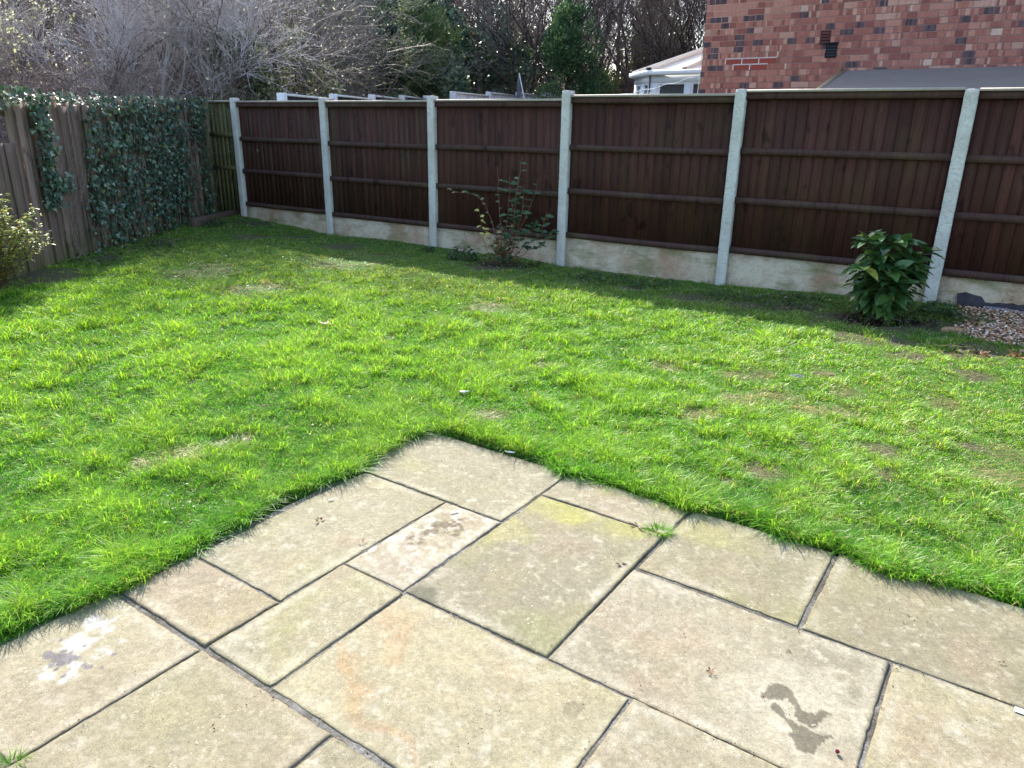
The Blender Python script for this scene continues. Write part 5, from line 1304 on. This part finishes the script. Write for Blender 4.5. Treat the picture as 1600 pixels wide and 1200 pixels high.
# leafy scrub over the fence corner
crown_tree(-4.9, 14.2, 2.75, .75, .9, 309, 'mixed green and grey leafy bush above the corner of the fences', [s2l(84, 104, 72), s2l(120, 140, 102), s2l(164, 176, 142), s2l(196, 200, 170)], 9500, .075, 'bush', 'bush', wd=.6, lobes=20)
crown_tree(-4.35, 15.6, 3.0, .8, .9, 310, 'silvery green leafy bush above the first long fence panel', [s2l(96, 112, 84), s2l(130, 146, 112), s2l(172, 182, 150), s2l(204, 206, 178)], 9500, .075, 'bush', 'bush', wd=.6, lobes=20)
crown_tree(-3.45, 19.8, 3.1, .85, .8, 311, 'dark bramble bush with broad leaves left of the olive conifer', [s2l(52, 70, 56), s2l(78, 98, 78), s2l(120, 134, 112)], 5000, .08, 'bush', 'bush', wd=.7, lobes=16)
crown_tree(-1.25, 19.4, 2.75, .7, .8, 312, 'low dark bush below the tall ivy-clad tree', IV, 5000, .09, 'bush', 'bush', wd=.7, lobes=14)
crown_tree(.0, 21.2, 2.75, .6, .8, 313, 'low pale green bush beside the clothes airer', [s2l(76, 96, 66), s2l(120, 136, 100)], 2600, .07, 'bush', 'bush', wd=.7, lobes=10)
crown_tree(1.95, 17.2, 2.0, .3, .8, 314, 'small spiky bright green bush peeping over the fence near the conservatory', [s2l(96, 124, 60), s2l(132, 150, 84)], 1600, .11, 'bush', 'bush', wd=.14, lobes=8, upb=1.5)

# willow with pale catkins at the far left
def willow():
    x, y = -9.0, 12.6
    root = empty('willow_tree', (x, y, 0)); tag(root, 'willow with pale yellow catkins at the top left edge', 'tree'); t = Tree(77)
    for k in range(3): t.grow(np.array([t.g.normal(0, .1), t.g.normal(0, .1), 0.]), unit(np.array([t.g.normal(-.02, .12), t.g.normal(0, .12), 1.])), 2.0, .04, 3, .5, .12, .05, shrink=.68)
    t.build(root, s2l(130, 118, 104), s2l(170, 158, 140))
    P = np.array(t.tips); g = t.g; P = P[g.permutation(len(P))[:230]]; P = np.repeat(P, 5, 0)+g.normal(0, .022, (1150, 3)); n = len(P)
    V, F, c = leaves(P, rdir(n, g), rdir(n, g), .045*g.uniform(.7, 1.3, n), .03, np.array(s2l(236, 236, 190))*g.uniform(.8, 1.1, n)[:, None], fold=.3); npmesh('foliage', V, F, M_far, root, c)
willow()

def thicket(name, x0, x1, y0, y1, ztop, n, seed, col, label, leafc=None, nl=0, zl=1.0, rad=.0045, clen=1.0, hseg=8):
    g = np.random.default_rng(seed); P0 = []; P1 = []; R0 = []; R1 = []; nodes = []
    for i in range(n):
        p = np.array([g.uniform(x0, x1), g.uniform(y0, y1), g.uniform(0, ztop*.55)*(g.random() < .8)]); a = g.uniform(0, 6.28); el = g.uniform(.3, 1.45)
        d = np.array([math.cos(a)*math.cos(el), math.sin(a)*math.cos(el)*.6, math.sin(el)]); L = g.uniform(.8, 2.2)*clen*ztop/3; r = rad*g.uniform(.6, 2.0)
        curve = g.normal(0, .12, 3); curve[2] -= .10
        for k in range(hseg):
            d = d+curve+g.normal(0, .14, 3); d /= math.sqrt(d@d); q = p+d*L/hseg
            P0.append(p); P1.append(q); R0.append(r); R1.append(r*.88); r *= .88
            if k > 1:
                for _ in range(2):
                    dd = d+g.normal(0, .7, 3); dd /= math.sqrt(dd@dd); e1 = q+dd*g.uniform(.1, .3); e2 = e1+(dd+g.normal(0, .4, 3))*g.uniform(.05, .2)
                    P0 += [q, e1]; P1 += [e1, e2]; R0 += [r*.6, r*.45]; R1 += [r*.45, r*.3]; nodes.append(e2)
            p = q
    V, F = seg_mesh(P0, P1, R0, R1, 3); ns = len(P0); c = np.repeat(np.array(col)*g.uniform(.55, 1.35, ns)[:, None], 6, 0)
    parts = [(V, F, c)]
    if nl:
        nodes = np.array(nodes); Pn = nodes[g.integers(0, len(nodes), nl)]+g.normal(0, .03, (nl, 3)); lc = np.array(leafc)
        parts.append(leaves(Pn, rdir(nl, g), rdir(nl, g)+np.array([0, 0, .8]), g.uniform(.02, .05, nl)*zl, g.uniform(.015, .03, nl)*zl, lc[g.integers(0, len(lc), nl)]*g.uniform(.7, 1.2, nl)[:, None], fold=.1))
    V, F, c = join(parts); o = npmesh(name, V, F, M_far, None, c); tag(o, label, 'thicket', kind='stuff')
thicket('bramble_thicket', -9.8, -5.1, 11.8, 14.5, 2.9, 1300, 401, s2l(184, 168, 168), 'tangle of pale bramble stems behind the left board fence', [BUD, s2l(150, 150, 134)], 1600)
thicket('bramble_thicket', -11.5, -4.2, 14.5, 18.5, 4.6, 1900, 402, s2l(150, 136, 138), 'taller tangle of grey twigs behind the brambles on the left', [s2l(180, 184, 176), s2l(96, 110, 92)], 3500, 1.3, .007)
thicket('bramble_thicket', -5.9, -3.6, 13.3, 16.8, 2.9, 520, 403, s2l(204, 190, 160), 'tan and green bramble tangle above the first two long fence panels', [s2l(120, 134, 100), s2l(84, 104, 76), s2l(178, 182, 140)], 7000, 1.5)
thicket('bramble_thicket', -5.6, -3.9, 19.4, 21.2, 3.3, 380, 406, s2l(196, 180, 140), 'tan stemmed scrub with silvery leaves above the second long fence panel', [s2l(140, 154, 120), s2l(170, 180, 146), s2l(96, 116, 86)], 7000, 1.9, .008)
thicket('bramble_thicket', -6.8, -3.7, 16.5, 20.5, 4.6, 1100, 405, s2l(180, 168, 160), 'grey twig tangle between the ivy-clad trees above the second and third panels', [s2l(120, 134, 100), s2l(84, 104, 76)], 5000, 1.3, .007)
thicket('bramble_thicket', -1.3, 5.5, 19.5, 23.0, 3.2, 900, 404, s2l(168, 146, 138), 'brown twig tangle beneath the bare trees left of the house', [s2l(120, 106, 84), s2l(110, 120, 80)], 3000, 1.5, .007)

def woodland():
    g = np.random.default_rng(501); P0 = []; P1 = []; R0 = []; R1 = []
    for i in range(230):
        x = g.uniform(-30, 16) if i % 3 else g.uniform(-22, -4); y = g.uniform(24, 38); h_ = g.uniform(5.5, 9.0)*(1 if x < .5 else .9); p = np.array([x, y, 0.]); d = np.array([g.normal(0, .08), 0, 1.]); r = g.uniform(.05, .14)
        for k in range(10):
            d = d+g.normal(0, .05, 3); d /= math.sqrt(d@d); q = p+d*h_/10; P0.append(p); P1.append(q); R0.append(r); R1.append(r*.86); r *= .86; p = q
            if k > 1:
                for _ in range(5):
                    a = g.uniform(0, 6.28); dd = np.array([math.cos(a), math.sin(a)*.5, g.uniform(.5, 1.8)]); dd /= math.sqrt(dd@dd); b = q; rr = r*.4
                    for m_ in range(4):
                        dd = dd+g.normal(0, .2, 3); dd /= math.sqrt(dd@dd); e = b+dd*g.uniform(.25, .5); P0.append(b); P1.append(e); R0.append(max(rr, .008)); R1.append(max(rr*.7, .006)); rr *= .7
                        for _2 in range(2):
                            d3 = dd+g.normal(0, .6, 3); d3 /= math.sqrt(d3@d3); P0.append(e); P1.append(e+d3*g.uniform(.2, .6)); R0.append(.008); R1.append(.004)
                        b = e
    V, F = seg_mesh(P0, P1, R0, R1, 3); ns = len(P0); c = np.repeat(np.array(s2l(126, 114, 114))*g.uniform(.6, 1.3, ns)[:, None], 6, 0)
    # evergreen understorey and ivy masses
    n = 190000; x = g.uniform(-30, 16, n); y = g.uniform(25, 36, n); hmax = np.where(x < -1, 6.5, np.where(x < .8, 4.2, 2.0))+2.6*fbm(x, y, .35, 5, 3); z = g.uniform(0, 1, n)*hmax
    nz = fbm(x, z+y*.2, 1.2, 9, 3); keep = nz > .34; x = x[keep]; y = y[keep]; z = z[keep]; nz = nz[keep]; n = len(x)
    pal = np.array([s2l(54, 58, 54), s2l(72, 76, 68), s2l(98, 94, 90), s2l(100, 112, 84)]); col = pal[np.clip((nz*1.7-.4)*4, 0, 3).astype(int)]*g.uniform(.7, 1.3, n)[:, None]
    L = g.uniform(.1, .22, n)
    V, F, c = join([(V, F, c), leaves(np.stack([x, y, z], 1), rdir(n, g), rdir(n, g), L, L*.6, col)])
    o = npmesh('woodland', V, F, M_far, None, c); tag(o, 'bare winter woodland filling the background behind the gardens', 'woodland', kind='stuff')
woodland()
